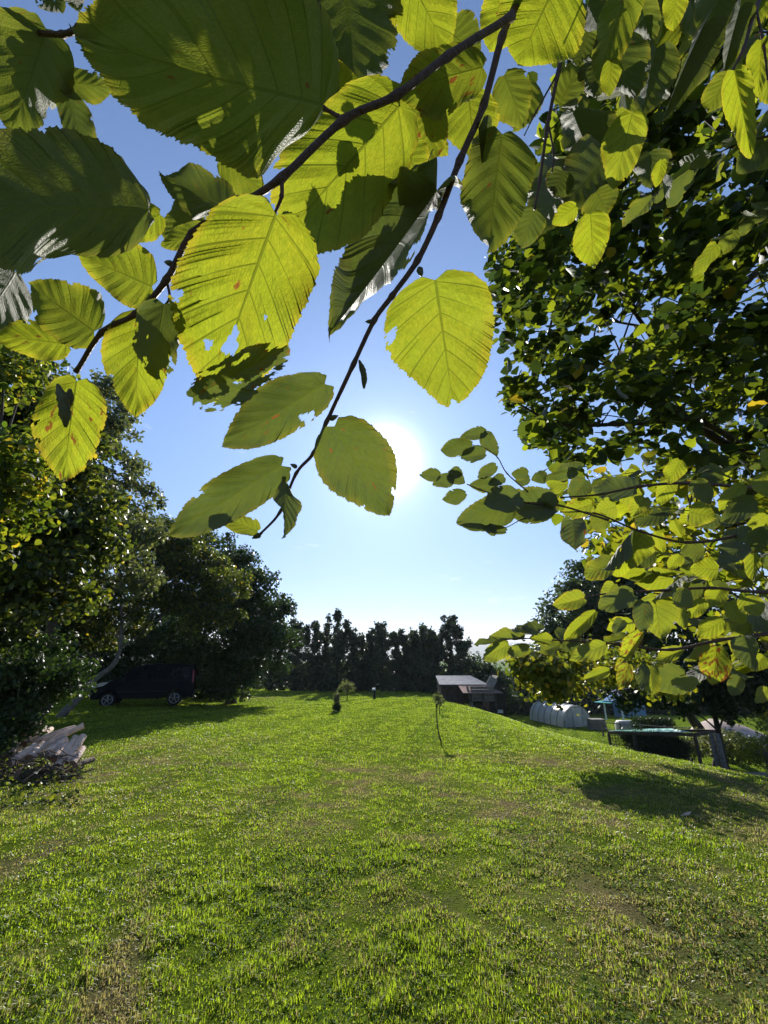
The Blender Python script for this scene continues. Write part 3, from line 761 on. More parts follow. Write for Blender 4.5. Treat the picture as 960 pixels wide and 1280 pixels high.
# small lawn things ----------------------------------------------------
def sapling(bpx, bpy_, label, hpx, crown, n, ls, mat, curve=0, seed=0, r=.012, name='sapling'):
    b_ = ground_hit(bpx, bpy_); root = empty(name, b_, label, 'sapling')
    pts = catmull([b_ - Vector((0, 0, .05)), at(bpx + curve, bpy_ - (bpy_ - hpx[1]) * .4, b_.y), at(hpx[0], hpx[1], b_.y)], 5)
    MB().tube(pts, lerpl(r * 1.3, r * .6, len(pts)), 7).build('stem', M['bark'], root, True)
    c, rr = ell(crown[0], crown[1], b_.y, crown[2], crown[3], crown[2] / F * b_.y)
    g = np.random.default_rng(seed + 40); d = g.normal(size=(n, 3)); d /= np.linalg.norm(d, axis=1)[:, None]
    pos = c + d * rr * (g.random(n) ** .5 * (.45 + 1.1 * vnoise(d[:, 0] * 2.5 + seed * 9 + 20, d[:, 2] * 2.5 + d[:, 1] * 2 + 20)))[:, None]
    ok = pos[:, 2] > ground_z(pos[:, 0], pos[:, 1]) + .01; pos = pos[ok]; n = len(pos)
    link('crown', leaf_cloud('crown', pos, g.normal(size=(n, 3)) + [0, 0, .5], ls * (.6 + .6 * g.random(n)), T_DIAMOND, g), mat, root)
    mb = MB(); top = at(hpx[0], hpx[1], b_.y)
    for q in range(8):
        e = Vector(pos[g.integers(n)]); mb.tube([top.lerp(b_, .25 * random.random()), e], [r * .4, r * .12], 4)
    mb.build('twigs', M['bark'], root)
    return b_
sapling(552, 928, 'thin leaning sapling nearest the camera with a small leafy head', (545, 880), (547, 872, 7, 6), 130, .06, M['fol_grey'], -5, 1, .016)
sapling(549.5, 893, 'short young sapling just behind the leaning one, near the shed', (548, 876), (551, 876, 5, 5), 110, .09, M['fol_grey'], 0, 2, .018)
sapling(434, 875, 'young tree with a round grey green head in front of the far row', (434, 862), (435, 858, 9, 7), 420, .13, M['fol_grey'], 0, 3, .03)
sapling(423, 889, 'bushy upright young tree left of centre on the lawn, dark at its foot', (421, 868), (421, 873, 5, 9), 380, .08, M['fol_grey'], 0, 4, .04)
b_ = ground_hit(421, 889)
c, rr = ell(421, 884, b_.y, 6, 5, .25); g = np.random.default_rng(77); d = g.normal(size=(700, 3)); pos = c + d / np.linalg.norm(d, axis=1)[:, None] * rr * (g.random(700) ** .4)[:, None]
tag(link('tussock', leaf_cloud('tussock', pos, d, .07 + .05 * g.random(700), T_NEEDLE, g), M['fol_dark']), 'dark tussock of uncut grass at the foot of the bushy young tree', 'tussock')
b_ = ground_hit(468, 874); po = empty('marker_post', b_, 'short dark post with a pale cap standing alone on the lawn crest', 'post')
MB().box(b_ + Vector((0, 0, .27)), (.16, .16, .55), top=.8).build('post', M['plank_dark'], po)
MB().box(b_ + Vector((-.05, 0, .60)), (.26, .2, .12), top=.7).build('cap', M['white'], po)
b_ = ground_hit(348, 862); be = empty('stone_bench', b_, 'low pale stone bench at the foot of the far trees', 'bench')
MB().box(b_ + Vector((0, 0, .34)), (1.15, .45, .12)).build('seat', M['roof_grey'], be)
for s in (-.4, .4): MB().box(b_ + Vector((s, 0, .14)), (.16, .4, .28)).build('leg', M['post'], be)

# greenhouse tunnel ------------------------------------------------------
GY = 40.0; e0 = at(722, 903, GY); gzv = gz(e0.x, GY) ; H = at(722, 882, GY).z - gzv; Wt = 17.5 / F * GY
e0.z = gzv; e1 = at(690, 895, GY + 6); e1 = Vector((e1.x - 1.0, e1.y, gz(e1.x, e1.y) + .1))
gh = empty('greenhouse_tunnel', e0, 'translucent white film greenhouse tunnel with rounded top on the slope', 'greenhouse')
ax = (e1 - e0); sd = Vector((1, .25, 0)).normalized(); mb = MB(); v = []; NR, NA = 22, 18
for q in range(NR + 1):
    c0 = e0 + ax * q / NR; bul = 1.0 + .018 * abs(math.sin(q * math.pi / 2.0))
    for k in range(NA + 1):
        a = math.pi * k / NA; v.append(c0 + sd * math.cos(a) * Wt * bul * (1.02) + Vector((0, 0, max(H, 1.4) * math.sin(a) ** .8 * bul)))
mb.add(v, [(q * (NA + 1) + k, q * (NA + 1) + k + 1, (q + 1) * (NA + 1) + k + 1, (q + 1) * (NA + 1) + k) for q in range(NR) for k in range(NA)])
mb.build('film_cover', M['film'], gh, True)
mb = MB(); v = [e0 - ax.normalized() * .03 + sd * math.cos(math.pi * k / NA) * Wt + Vector((0, 0, max(H, 1.4) * math.sin(math.pi * k / NA) ** .8)) for k in range(NA + 1)]
mb.add(v, [tuple(range(NA + 1))]); mb.build('end_panel', M['film_end'], gh)
mb = MB()
for q in range(0, NR + 1, 4):
    c0 = e0 + ax * q / NR
    mb.tube([c0 + sd * math.cos(math.pi * k / NA) * Wt * 1.04 + Vector((0, 0, 1.02 * max(H, 1.4) * math.sin(math.pi * k / NA) ** .8)) for k in range(NA + 1)], .025, 5)
mb.build('hoops', M['post'], gh)
dr = MB().box(e0 - ax.normalized() * .07 + Vector((0, 0, .75)), (.8, .05, 1.5), rz=math.atan2(sd.y, sd.x)).build('door', M['film'], gh)

# garden shelter with teal awning ---------------------------------------
def gnd(px, py, Y): p = at(px, py, Y); return Vector((p.x, Y, gz(p.x, Y)))
b_ = gnd(755, 892, 46); zt = at(755, 868, 46).z; zm = at(755, 877, 46).z
sh = empty('garden_shelter', b_, 'small garden shelter with a blue grey roof and teal awning on a white post', 'shelter')
def quad(name, pts, mat, root, th=.04):
    m_ = MB(); P4 = [Vector(p) for p in pts]; nn = (P4[1] - P4[0]).cross(P4[2] - P4[0]).normalized() * th
    m_.add(P4 + [p - nn for p in P4], [(0, 1, 2, 3), (7, 6, 5, 4), (0, 4, 5, 1), (1, 5, 6, 2), (2, 6, 7, 3), (3, 7, 4, 0)]); return m_.build(name, mat, root)
quad('roof', [at(752, 876, 46), at(778, 877, 46), at(777, 869, 48), at(762, 869, 48)], M['blue'], sh)
quad('awning', [at(742, 877.5, 45.4), at(764, 879, 45.4), at(768, 876.5, 46.6), at(752, 875.5, 46.6)], M['teal'], sh)
for px in (755, 776): MB().box((at(px, 880, 46).x, 46, (b_.z + zm) / 2), (.12, .12, zm - b_.z)).build('post', M['white'], sh)
b_ = gnd(790, 885, 49); hs = empty('garden_hut', b_, 'bluish grey hut half hidden behind leaves right of the teal awning', 'hut')
zt = at(790, 868, 49).z; wdt = 15 / F * 49
MB().box((b_.x, 49.6, (b_.z + zt) / 2), (wdt * 2, 1.2, zt - b_.z)).build('wall', M['blue'], hs)
quad('roof', [(b_.x - wdt * 1.1, 48.7, zt - .1), (b_.x + wdt * 1.1, 48.7, zt - .1), (b_.x + wdt * 1.1, 50.5, zt + .5), (b_.x - wdt * 1.1, 50.5, zt + .5)], M['roof_grey'], hs)

# trimmed hedge, water tank, crates
b_ = gnd(817, 911, 33); zt = at(817, 896, 33).z
g = np.random.default_rng(8); n = 7000; q = g.random((n, 3)); pos = np.stack([b_.x + (q[:, 0] - .5) * 2.6, 33 + (q[:, 1] - .5) * 1.2, b_.z + q[:, 2] * (zt - b_.z)], -1)
hg = empty('clipped_hedge', b_, 'short dark clipped hedge block between the hut and the netted frame', 'hedge')
link('foliage', leaf_cloud('foliage', pos, g.normal(size=(n, 3)), .08 + .06 * g.random(n), T_DIAMOND, g), M['fol_dark'], hg)
b_ = gnd(788, 910, 34); tk = MB().tube([b_ + Vector((-.9, 0, .55)), b_ + Vector((-.85, 0, .55)), b_ + Vector((.85, 0, .55)), b_ + Vector((.9, 0, .55))], [.35, .55, .55, .35], 20)
tag(tk.build('water_tank', M['film_end'], None, True), 'pale rounded water tank lying left of the clipped hedge', 'tank')
b_ = gnd(746, 906, 38); o = MB()
for q in range(5): o.box(b_ + Vector((0, 0, .12 + q * .16)), (1.3 - .04 * q, .8, .13))
tag(o.build('pallet_stack', M['post']), 'grey pallet stack just right of the greenhouse tunnel', 'pallets')
# rail fences behind
def rails(name, pts, hgt, label, mat, r=.035, nr=2, cat='fence'):
    P = [Vector((p[0], p[1], gz(*p))) for p in pts]; root = empty(name, P[0], label, cat)
    for p in P: MB().box(p + Vector((0, 0, hgt / 2)), (.1, .1, hgt), top=.9).build('post', mat, root)
    for k in range(nr):
        z = hgt * (.93 - .45 * k)
        MB().tube([p + Vector((0, 0, z + random.uniform(-.03, .03))) for p in P], r, 6).build('rail', mat, root)
pa = [at(px, 905, Yq) for px, Yq in ((752, 34), (775, 33), (800, 32), (830, 31), (862, 30))]
rails('wooden_fence', [(p.x, p.y) for p in pa], 1.0, 'low grey rail fence crossing behind the netted frame', M['post'])
pa = [at(px, 905, 24) for px in (905, 925, 945, 970, 1000)]
rails('wooden_fence', [(p.x, p.y) for p in pa], 1.15, 'dark rail fence in front of the faded pink tarpaulin', M['plank_dark'])
b_ = gnd(920, 915, 27); tp = empty('tarpaulin_cover', b_, 'faded pinkish tarpaulin stretched over a low heap at the right edge', 'tarpaulin')
mb = MB(); v = []; nx2, ny2 = 14, 8
for jj in range(ny2 + 1):
    for ii in range(nx2 + 1):
        fx, fy = ii / nx2, jj / ny2; v.append((b_.x + (fx - .42) * 4.2 * (1 - .25 * fy), 26 + fy * 3, b_.z + .35 + 1.15 * math.sin(min(1, fy * 1.1) * 1.57) * (1 - .5 * abs(fx - .5) ** 2 * 4) + random.uniform(-.05, .05)))
mb.add(v, [(jj * (nx2 + 1) + ii, jj * (nx2 + 1) + ii + 1, (jj + 1) * (nx2 + 1) + ii + 1, (jj + 1) * (nx2 + 1) + ii) for jj in range(ny2) for ii in range(nx2)])
mb.build('sheet', M['tarp_pink'], tp, True)
m_ = MB(); m_.box((b_.x + .1, 27.4, b_.z + .2), (3.6, 2.4, .5)); m_.build('heap', M['soil'], tp)

# netted frame ------------------------------------------------------------
PY0, PY1 = 19.0, 22.5
pL = gnd(761, 937, 20.5); pg = empty('netted_frame', pL, 'low timber frame roofed with pale teal netting, dark plants growing inside', 'pergola')
zr = at(762, 918, 20.5).z
cor = {}
for nm, px, Yq in (('a', 761, 20.5), ('b', 792, 19.6), ('c', 868, 17.6), ('d', 900, 20.5), ('e', 840, 22.0), ('f', 800, 22.6)):
    p = at(px, 918, Yq); cor[nm] = Vector((p.x, Yq, 0))
zrs = {'a': at(761, 917, 20.5).z, 'b': at(792, 918, 19.6).z, 'c': at(868, 920, 17.6).z, 'd': at(893, 915, 20.5).z, 'e': at(840, 914.0, 22).z, 'f': at(800, 914.5, 22.6).z}
for nm in 'abcdef':
    p = cor[nm]; z0 = gz(p.x, p.y) - .1; MB().box((p.x, p.y, (z0 + zrs[nm]) / 2), (.09, .09, zrs[nm] - z0)).build('post', M['plank'], pg)
for u_, w_ in (('a', 'b'), ('b', 'c'), ('c', 'd'), ('d', 'e'), ('e', 'f'), ('f', 'a')):
    MB().beam(cor[u_] + Vector((0, 0, zrs[u_] + .04)), cor[w_] + Vector((0, 0, zrs[w_] + .04)), .08, .1).build('beam', M['plank'], pg)
for u_, w_ in (('a', 'b'), ('b', 'c'), ('f', 'a')):
    mb = MB(); A0, A1 = cor[u_], cor[w_]; nn_ = int((A1 - A0).length / .13)
    for q in range(nn_ + 1):
        p = A0.lerp(A1, q / nn_); zt_ = zrs[u_] + (zrs[w_] - zrs[u_]) * q / nn_; z0 = gz(p.x, p.y)
        mb.beam((p.x, p.y, z0), (p.x, p.y, zt_), .012)
    for q in range(9):
        f = (q + .5) / 9; mb.beam(A0 + Vector((0, 0, gz(A0.x, A0.y) * (1 - f) + zrs[u_] * f)), A1 + Vector((0, 0, gz(A1.x, A1.y) * (1 - f) + zrs[w_] * f)), .012)
    mb.build('side_net', M['plank_dark'], pg)
mb = MB(); v = []; n1, n2_ = 26, 10
for ii in range(n1 + 1):
    f = ii / n1
    if f < .35: fr = cor['a'].lerp(cor['b'], f / .35); zf = zrs['a'] + (zrs['b'] - zrs['a']) * f / .35
    else: fr = cor['b'].lerp(cor['c'], (f - .35) / .65); zf = zrs['b'] + (zrs['c'] - zrs['b']) * (f - .35) / .65
    bk = cor['f'].lerp(cor['e'], f); zb = zrs['f'] + (zrs['e'] - zrs['f']) * f
    for jj in range(n2_ + 1):
        q = jj / n2_; p = fr.lerp(bk, q); v.append((p.x, p.y, zf + (zb - zf) * q + .12 - .10 * math.sin(math.pi * ((f * 5) % 1)) * math.sin(math.pi * q)))
mb.add(v, [(ii * (n2_ + 1) + jj, (ii + 1) * (n2_ + 1) + jj, (ii + 1) * (n2_ + 1) + jj + 1, ii * (n2_ + 1) + jj + 1) for ii in range(n1) for jj in range(n2_)])
mb.build('net_roof', M['teal_pale'], pg, True)
g = np.random.default_rng(12); n = 22000; cen = []
for k in range(110):
    a, c_ = g.random(), g.random(); p = cor['a'].lerp(cor['c'], .12 + .86 * a).lerp(cor['f'].lerp(cor['e'], a), .15 + .7 * c_); cen.append((p.x, p.y, gz(p.x, p.y) + .15 + g.random() * 1.15))
cen = np.array(cen); w = g.integers(110, size=n); d = g.normal(size=(n, 3)); pos = cen[w] + d * .16
pos[:, 2] = np.maximum(pos[:, 2], ground_z(pos[:, 0], pos[:, 1]) + .02)
o = empty('berry_bush', Vector(cen[0]) * 1.0, 'dark bushy berry plants filling the inside of the netted frame', 'bush')
o.location.z = gz(cen[0][0], cen[0][1]); link('foliage', leaf_cloud('foliage', pos, d, .06 + .06 * g.random(n), T_DIAMOND, g), M['fol_dark'], o)
# leaning posts right of it, long bench, soil
for k, (px, py, tx_, ty_, Yq, lb) in enumerate(((897, 960, 889, 917, 17.2, 'left of the two thick grey posts standing right of the netted frame'), (906, 962, 896, 917, 17.0, 'thicker right one of the two grey posts beside the netted frame'))):
    p0 = gnd(px, py, Yq); p1 = at(tx_, ty_, Yq)
    tag(MB().tube([p0 - Vector((0, 0, .1)), p0.lerp(p1, .5), p1], [.10, .085, .08], 9, .15).build('wooden_post', M['post'], None, True), lb, 'post', 'thick posts by the netted frame')
b_ = gnd(925, 957, 16.5); bn = empty('potting_bench', b_, 'long low dark plank bench on the grass at the right edge', 'bench')
MB().box(b_ + Vector((.2, 0, .48)), (1.5, .5, .05)).build('top', M['post'], bn)
for q in range(2): MB().box(b_ + Vector((.2, -.2, .18 + q * .16)), (1.45, .03, .1)).build('side_board', M['plank'], bn)
for sx in (-.5, .9):
    MB().box(b_ + Vector((sx, .1, .22)), (.08, .08, .45)).build('leg', M['plank'], bn)
# shrub at right edge
tree('garden_shrub', 'loose twiggy garden shrub at the right edge of the lawn', 'shrub', [ell(950, 925, 13.5, 26, 26, .6), ell(985, 930, 13.5, 40, 40, .8), ell(935, 945, 13.8, 14, 14, .4)],
     on_ground(at(950, 960, 13.5).x, 13.5), 2600, .06, M['fol_mid'], T_DIAMOND, .02, 'bark_grey', 45, 70, .22, .4, nlimb=20)
c = gnd(885, 930, 21); tree('garden_shrub', 'low green bushes on the slope behind the two grey posts', 'shrub', [ell(900, 925, 22, 28, 12, 1), ell(930, 935, 21, 34, 14, 1), ell(870, 935, 24, 20, 10, .8)],
     c, 9000, .09, M['fol_grey'], T_DIAMOND, .0, 'bark', 46, 90, .35, .4)
# ------------------------------------------------------------------ big near tree on the right
def inpoly(x, y, P):
    c = False; n = len(P)
    for i in range(n):
        x0, y0 = P[i]; x1, y1 = P[(i + 1) % n]
        if (y0 > y) != (y1 > y) and x < (x1 - x0) * (y - y0) / (y1 - y0) + x0: c = not c
    return c
POLY = [(604, 322), (640, 290), (668, 200), (720, 60), (760, -120), (1300, -300), (1400, 700), (1000, 690), (955, 640), (900, 600), (800, 590), (760, 600), (700, 585), (655, 560), (625, 500), (612, 430), (602, 370)]
g = np.random.default_rng(50); ncl = 620; cc = []; crs = []
while len(cc) < ncl:
    px, py = g.uniform(600, 1400), g.uniform(-300, 700)
    if not inpoly(px, py, POLY): continue
    if px > 1060 and g.random() < .5: continue
    dep = g.uniform(2.5, 4.7)
    cc.append(np.array(atd(px + (12 if px < 700 else 0), py, dep))); crs.append(g.uniform(.10, .24))
cc = np.array(cc); crs = np.array(crs)
n = 30000; w = g.choice(ncl, n, p=crs ** 1.6 / (crs ** 1.6).sum()); d = g.normal(size=(n, 3)); d /= np.linalg.norm(d, axis=1)[:, None]
pos = cc[w] + d * (crs[w] * g.random(n) ** .5)[:, None] * np.array([1, 1, .7])
keep = np.array([(lambda q: inpoly(q[0], q[1], POLY) or g.random() < .12)(proj(p)) for p in pos]); pos = pos[keep]; d = d[keep]; n = len(pos)
rt_base = on_ground(5.6, 5.0)
rt = empty('broadleaf_tree', rt_base, 'big overhanging tree at the upper right, its dark crown pierced by bits of sky', 'tree')
nv = g.normal(size=(n, 3)) * .45 + np.array([0, -.1, .75])
link('crown', leaf_cloud('crown', pos, nv, .085 * (.6 + .7 * g.random(n)), T_OVAL, g), M['fol_right'], rt)
mb = MB(); random.seed(50)
mb.tube(catmull([rt_base - Vector((0, 0, .2)), rt_base + Vector((-.1, 0, 1.2)), rt_base + Vector((-.3, -.3, 2.4)), atd(1060, 300, 4.6), atd(1080, 50, 4.6)], 6), lerpl(.2, .07, 25), 12, .1)
def limb(pts, r0, r1, sub=10, reach=.9):
    pp = catmull([atd(*p) for p in pts], 6); mb.tube(pp, lerpl(r0, r1, len(pp)), 8, .12)
    for k in range(sub):
        st = pp[random.randint(3, len(pp) - 1)]
        cand = [Vector(c_) for c_ in cc if .15 < (Vector(c_) - st).length < reach]
        if not cand: continue
        e = random.choice(cand); m2 = st.lerp(e, .5) + Vector((0, 0, .06))
        q = catmull([st, m2, e], 4); mb.tube(q, lerpl(r1 * .9, r1 * .22, len(q)), 5)
limb([(1100, 620, 4.3), (960, 582, 3.9), (890, 545, 3.8), (800, 480, 3.8), (740, 440, 3.8), (690, 400, 3.7)], .055, .012, 34)
limb([(890, 545, 3.8), (850, 480, 3.9), (820, 430, 3.9), (770, 360, 3.8), (720, 310, 3.8)], .03, .009, 26)
limb([(1080, 520, 4.2), (960, 500, 4.0), (900, 455, 4.0), (850, 420, 4.0), (760, 400, 4.0)], .035, .009, 26)
limb([(960, 582, 3.9), (880, 530, 3.6), (780, 530, 3.5), (700, 530, 3.5), (640, 500, 3.5)], .03, .007, 26)
limb([(1060, 330, 4.6), (960, 330, 4.2), (890, 400, 4.0), (850, 300, 4.0), (800, 200, 3.9)], .04, .009, 26)
limb([(1080, 200, 4.4), (960, 200, 4.0), (860, 130, 3.8), (780, 80, 3.6)], .04, .009, 20)
limb([(1090, 640, 4.2), (980, 640, 3.6), (900, 660, 3.2), (840, 640, 3.0)], .03, .008, 16)
mb.build('trunk', M['bark'], rt, True)

# sunlit leaf mass of the same kind of tree further back, behind the lower sprays
POLY2 = [(700, 600), (800, 585), (960, 600), (1200, 600), (1250, 860), (1000, 850), (900, 800), (820, 790), (790, 740), (760, 700), (720, 650)]
g = np.random.default_rng(51); cc2 = []; 
while len(cc2) < 170:
    px, py = g.uniform(690, 1250), g.uniform(580, 870)
    if inpoly(px, py, POLY2): cc2.append(np.array(atd(px, py, g.uniform(2.4, 4.4))))
cc2 = np.array(cc2); n = 3300; w = g.integers(170, size=n); d = g.normal(size=(n, 3)); pos = cc2[w] + d * .09
sb_ = on_ground(4.4, 4.4)
st_ = empty('hazel_bush', sb_, 'sunlit hazel bush with many arching stems at the right edge, behind the near sprays', 'bush')
link('foliage', leaf_cloud('foliage', pos, g.normal(size=(n, 3)) * .6 + [0, -.45, .45], .075 * (.6 + .7 * g.random(n)), T_OVAL, g), M['fol_mid'], st_)
mb = MB()
for k in range(40):
    e = Vector(cc2[g.integers(170)]); s0 = sb_ + Vector((random.uniform(-.3, .3), random.uniform(-.3, .3), -.05)); m2 = s0.lerp(e, .45) + Vector((.25, 0, .55))
    q = catmull([s0, m2, e], 7); mb.tube(q, lerpl(.016, .003, len(q)), 5)
mb.build('stems', M['bark_grey'], st_, True)
# ------------------------------------------------------------------ hazel leaves close to the camera
def leaf_material(name, rc, tc_, brown=.35):
    b = NB(name)
    uv = b.n('ShaderNodeUVMap').outputs[0]; s = b.n('ShaderNodeSeparateXYZ'); b.l(uv, s.inputs[0])
    v, t = s.outputs[0], s.outputs[1]                    # v across 0..1, t along veins
    av = b.math('MULTIPLY', b.math('ABSOLUTE', b.math('SUBTRACT', v, .5)), 2.0)
    fr = b.math('ABSOLUTE', b.math('SUBTRACT', b.math('FRACT', b.math('ADD', b.math('MULTIPLY', t, 8.0), .5)), .5))   # 0 at side veins
    side = b.math('SUBTRACT', 1.0, b.smooth(fr, .012, .06))
    mid = b.math('SUBTRACT', 1.0, b.smooth(av, .012, .035))
    # fine cross veins between the side veins
    obj = b.n('ShaderNodeTexCoord').outputs['Object']
    wob = b.noise(9, 2, uv)
    cr = b.math('ABSOLUTE', b.math('SINE', b.math('MULTIPLY', b.math('ADD', av, b.math('MULTIPLY', wob, .07)), 70.0)))
    cross = b.math('MULTIPLY', b.math('SUBTRACT', 1.0, b.smooth(cr, .05, .5)), .35)
    vo = b.n('ShaderNodeTexVoronoi', feature='DISTANCE_TO_EDGE'); vo.inputs['Scale'].default_value = 34; b.l(uv, vo.inputs['Vector'])
    net = b.math('MULTIPLY', b.math('SUBTRACT', 1.0, b.smooth(vo.outputs['Distance'], .02, .12)), .28)
    vein = b.math('MAXIMUM', b.math('MAXIMUM', side, mid), b.math('MAXIMUM', net, b.math('MULTIPLY', cross, .6)))
    oc = b.n('ShaderNodeObjectInfo'); sc = b.n('ShaderNodeSeparateColor'); b.l(oc.outputs['Color'], sc.inputs[0])
    tone, spot, rnd = sc.outputs[0], sc.outputs[1], sc.outputs[2]
    mpn = b.n('ShaderNodeMapping'); b.l(uv, mpn.inputs[0]); cb_ = b.n('ShaderNodeCombineXYZ'); b.l(b.math('MULTIPLY', rnd, 30.0), cb_.inputs[0]); b.l(cb_.outputs[0], mpn.inputs['Location'])
    big = b.noise(3.0, 4, mpn.outputs[0]); fine = b.noise(26, 4, mpn.outputs[0])
    Rc = b.mix(tone, rc[0], rc[1]); Tc = b.mix(tone, tc_[0], tc_[1])
    Rc = b.mix(b.math('MULTIPLY', b.smooth(big, .35, .7), .35), Rc, (.11, .12, .02, 1)); Tc = b.mix(b.math('MULTIPLY', b.math('MULTIPLY', b.smooth(big, .35, .7), .35), b.math('ADD', .25, tone, clamp=True)), Tc, (.50, .42, .025, 1))
    Tc = b.mix(b.math('MULTIPLY', b.smooth(fine, .3, .75), .40), Tc, (.14, .22, .01, 1))
    Tc = b.mix(b.math('MULTIPLY', vein, .72), Tc, (.11, .14, .010, 1)); Rc = b.mix(b.math('MULTIPLY', vein, .45), Rc, (.13, .15, .05, 1))
    # yellowing rim and brown spots (decay has its own shape)
    edge = b.smooth(b.math('ADD', av, b.math('MULTIPLY', b.math('SUBTRACT', big, .5), .5)), .80, 1.02)
    edge = b.math('MULTIPLY', edge, b.math('MULTIPLY', b.math('ADD', .25, b.math('MULTIPLY', spot, .7)), b.math('ADD', .35, tone, clamp=True)), clamp=True)
    Tc = b.mix(b.math('MULTIPLY', edge, .8), Tc, (.60, .42, .03, 1)); Rc = b.mix(b.math('MULTIPLY', edge, .4), Rc, (.20, .15, .03, 1))
    sp = b.noise(7.5, 3, mpn.outputs[0]); sm = b.smooth(b.math('ADD', sp, b.math('MULTIPLY', spot, .22)), .74, .80)
    Tc = b.mix(sm, Tc, (.26, .09, .02, 1)); Rc = b.mix(sm, Rc, (.13, .05, .025, 1))
    p = b.n('ShaderNodeBsdfPrincipled'); b.l(Rc, p.inputs['Base Color']); p.inputs['Roughness'].default_value = .55; p.inputs['Specular IOR Level'].default_value = .2
    tt = b.n('ShaderNodeBsdfTranslucent'); b.l(Tc, tt.inputs['Color'])
    bp = b.n('ShaderNodeBump'); bp.inputs['Strength'].default_value = .55; bp.inputs['Distance'].default_value = .0012
    b.l(b.math('ADD', vein, b.math('MULTIPLY', fine, .8)), bp.inputs['Height']); b.l(bp.outputs[0], p.inputs['Normal']); b.l(bp.outputs[0], tt.inputs['Normal'])
    m = b.n('ShaderNodeMixShader'); m.inputs[0].default_value = .5
    b.l(p.outputs[0], m.inputs[1]); b.l(tt.outputs[0], m.inputs[2]); b.l(m.outputs[0], b.o.inputs[0]); return b.m
M['hazel'] = leaf_material('hazel_leaf', ((.150, .160, .115, 1), (.125, .145, .050, 1)), ((.080, .105, .022, 1), (.56, .64, .018, 1)))
M['petiole'] = solid('petiole', (.12, .13, .04), .6, var=.3, scale=150)

TT = np.array([0, .03, .08, .16, .3, .42, .55, .7, .82, .91, .96, .985, 1.0])
EE = np.array([.22, .45, .66, .85, .975, 1.0, .95, .78, .56, .32, .15, .06, 0.0])
def leaf_mesh(seed, rows=97, cols=15, corr=.012, fold=.15, curl=.12, wave=.055, holes=(), left=1.0, right=1.0, bites=2, tattered=.0, taper=0.0):
    g = np.random.default_rng(seed)
    t = np.linspace(0, 1, rows); vv = np.linspace(-1, 1, 2 * cols + 1)
    T_, V_ = np.meshgrid(t, vv, indexing='ij')
    yf = 1 - (1 - t) ** 1.7; E = np.interp(yf ** (1 + taper), TT, EE); E = np.convolve(np.pad(E, 2, mode='edge'), np.ones(5) / 5, 'valid'); E[-1] = 0
    saw = lambda x: 1 - (x % 1.0)
    teeth = .045 * saw(yf * 12) + .03 * saw(yf * 36 + .3); teeth = teeth + .02 * g.normal(size=rows) * (rows > 60) * .5
    env = np.clip((1 - t) * 12, 0, 1)
    wl = E * (left + teeth * env + .09 * np.sin(t * 8 + g.random() * 6)); wr = E * (right + (.045 * saw(yf * 12 + .4) + .03 * saw(yf * 36)) * env + .09 * np.sin(t * 7 + g.random() * 6))
    wdt = np.where(V_ < 0, wl[:, None], wr[:, None]); av = np.abs(V_)
    u0 = np.clip((T_ - .10) / .90, 0, 1) ** 1.2; ye = -.06 + 1.06 * (1 - (1 - T_) ** 1.7)
    y = u0 + (ye - u0) * av ** 1.1
    y += (teeth[:, None] * env[:, None]) * .3 * av ** 8
    x = V_ * wdt
    tri = np.abs(((T_ * 8 + .5) % 1) - .5) * 2            # 0 at veins
    z = corr * tri * np.clip(av * 3, 0, 1) * np.clip((1 - T_) * 5, 0, 1)
    z += -fold * av * wdt * .42 - curl * (y - .15) ** 2 + wave * np.sin(y * 7 + g.random() * 6 + V_ * 1.5) * av ** 2 + wave * .7 * np.sin(y * 13 + g.random() * 6) * av ** 3
    P = np.stack([x, y, z], -1).reshape(-1, 3)
    nc = len(vv); i, j = np.meshgrid(np.arange(rows - 1), np.arange(nc - 1), indexing='ij')
    a = (i * nc + j).ravel(); Fq = np.stack([a, a + 1, a + 1 + nc, a + nc], -1)
    tc_ = ((i + .5) / (rows - 1)).ravel(); vc = (((j + .5) / (nc - 1)) * 2 - 1).ravel()
    cx = P[Fq].mean(1); kill = np.zeros(len(Fq), bool)
    hl_ = list(holes)
    for _ in range(bites):
        s = g.choice([-1, 1]); tb = g.uniform(.25, .92); hl_.append((s * 1.02 * np.interp(tb, TT, EE), -.085 + 1.085 * tb, g.uniform(.05, .13), g.uniform(.015, .045)))
    for (hx_, hy_, rx, ry) in hl_:
        an = np.arctan2((cx[:, 1] - hy_) / ry, (cx[:, 0] - hx_) / rx); rr = np.hypot((cx[:, 0] - hx_) / rx, (cx[:, 1] - hy_) / ry)
        kill |= rr < 1 + .25 * np.sin(an * 3 + hx_ * 9) + .14 * np.sin(an * 7 + 2)
    if tattered > 0:
        nn = fbm(cx[:, 0] * 4 + seed, cx[:, 1] * 7, 3); kill |= nn > 1 - tattered * (.3 + .5 * np.abs(vc))
    Fq = Fq[~kill]
    Vl = [P]; faces = [Fq]; base = len(P)
    me_uv = np.stack([(V_.ravel() + 1) / 2, T_.ravel()], -1)
    me = mesh_fast('leaf', P, [Fq], True)
    ul = me.uv_layers.new(name='UVMap'); li = np.zeros(len(me.loops), np.int32); me.loops.foreach_get('vertex_index', li)
    ul.data.foreach_set('uv', me_uv[li].astype(np.float32).ravel())
    return me
def midz(y, curl): return -curl * (y - .15) ** 2

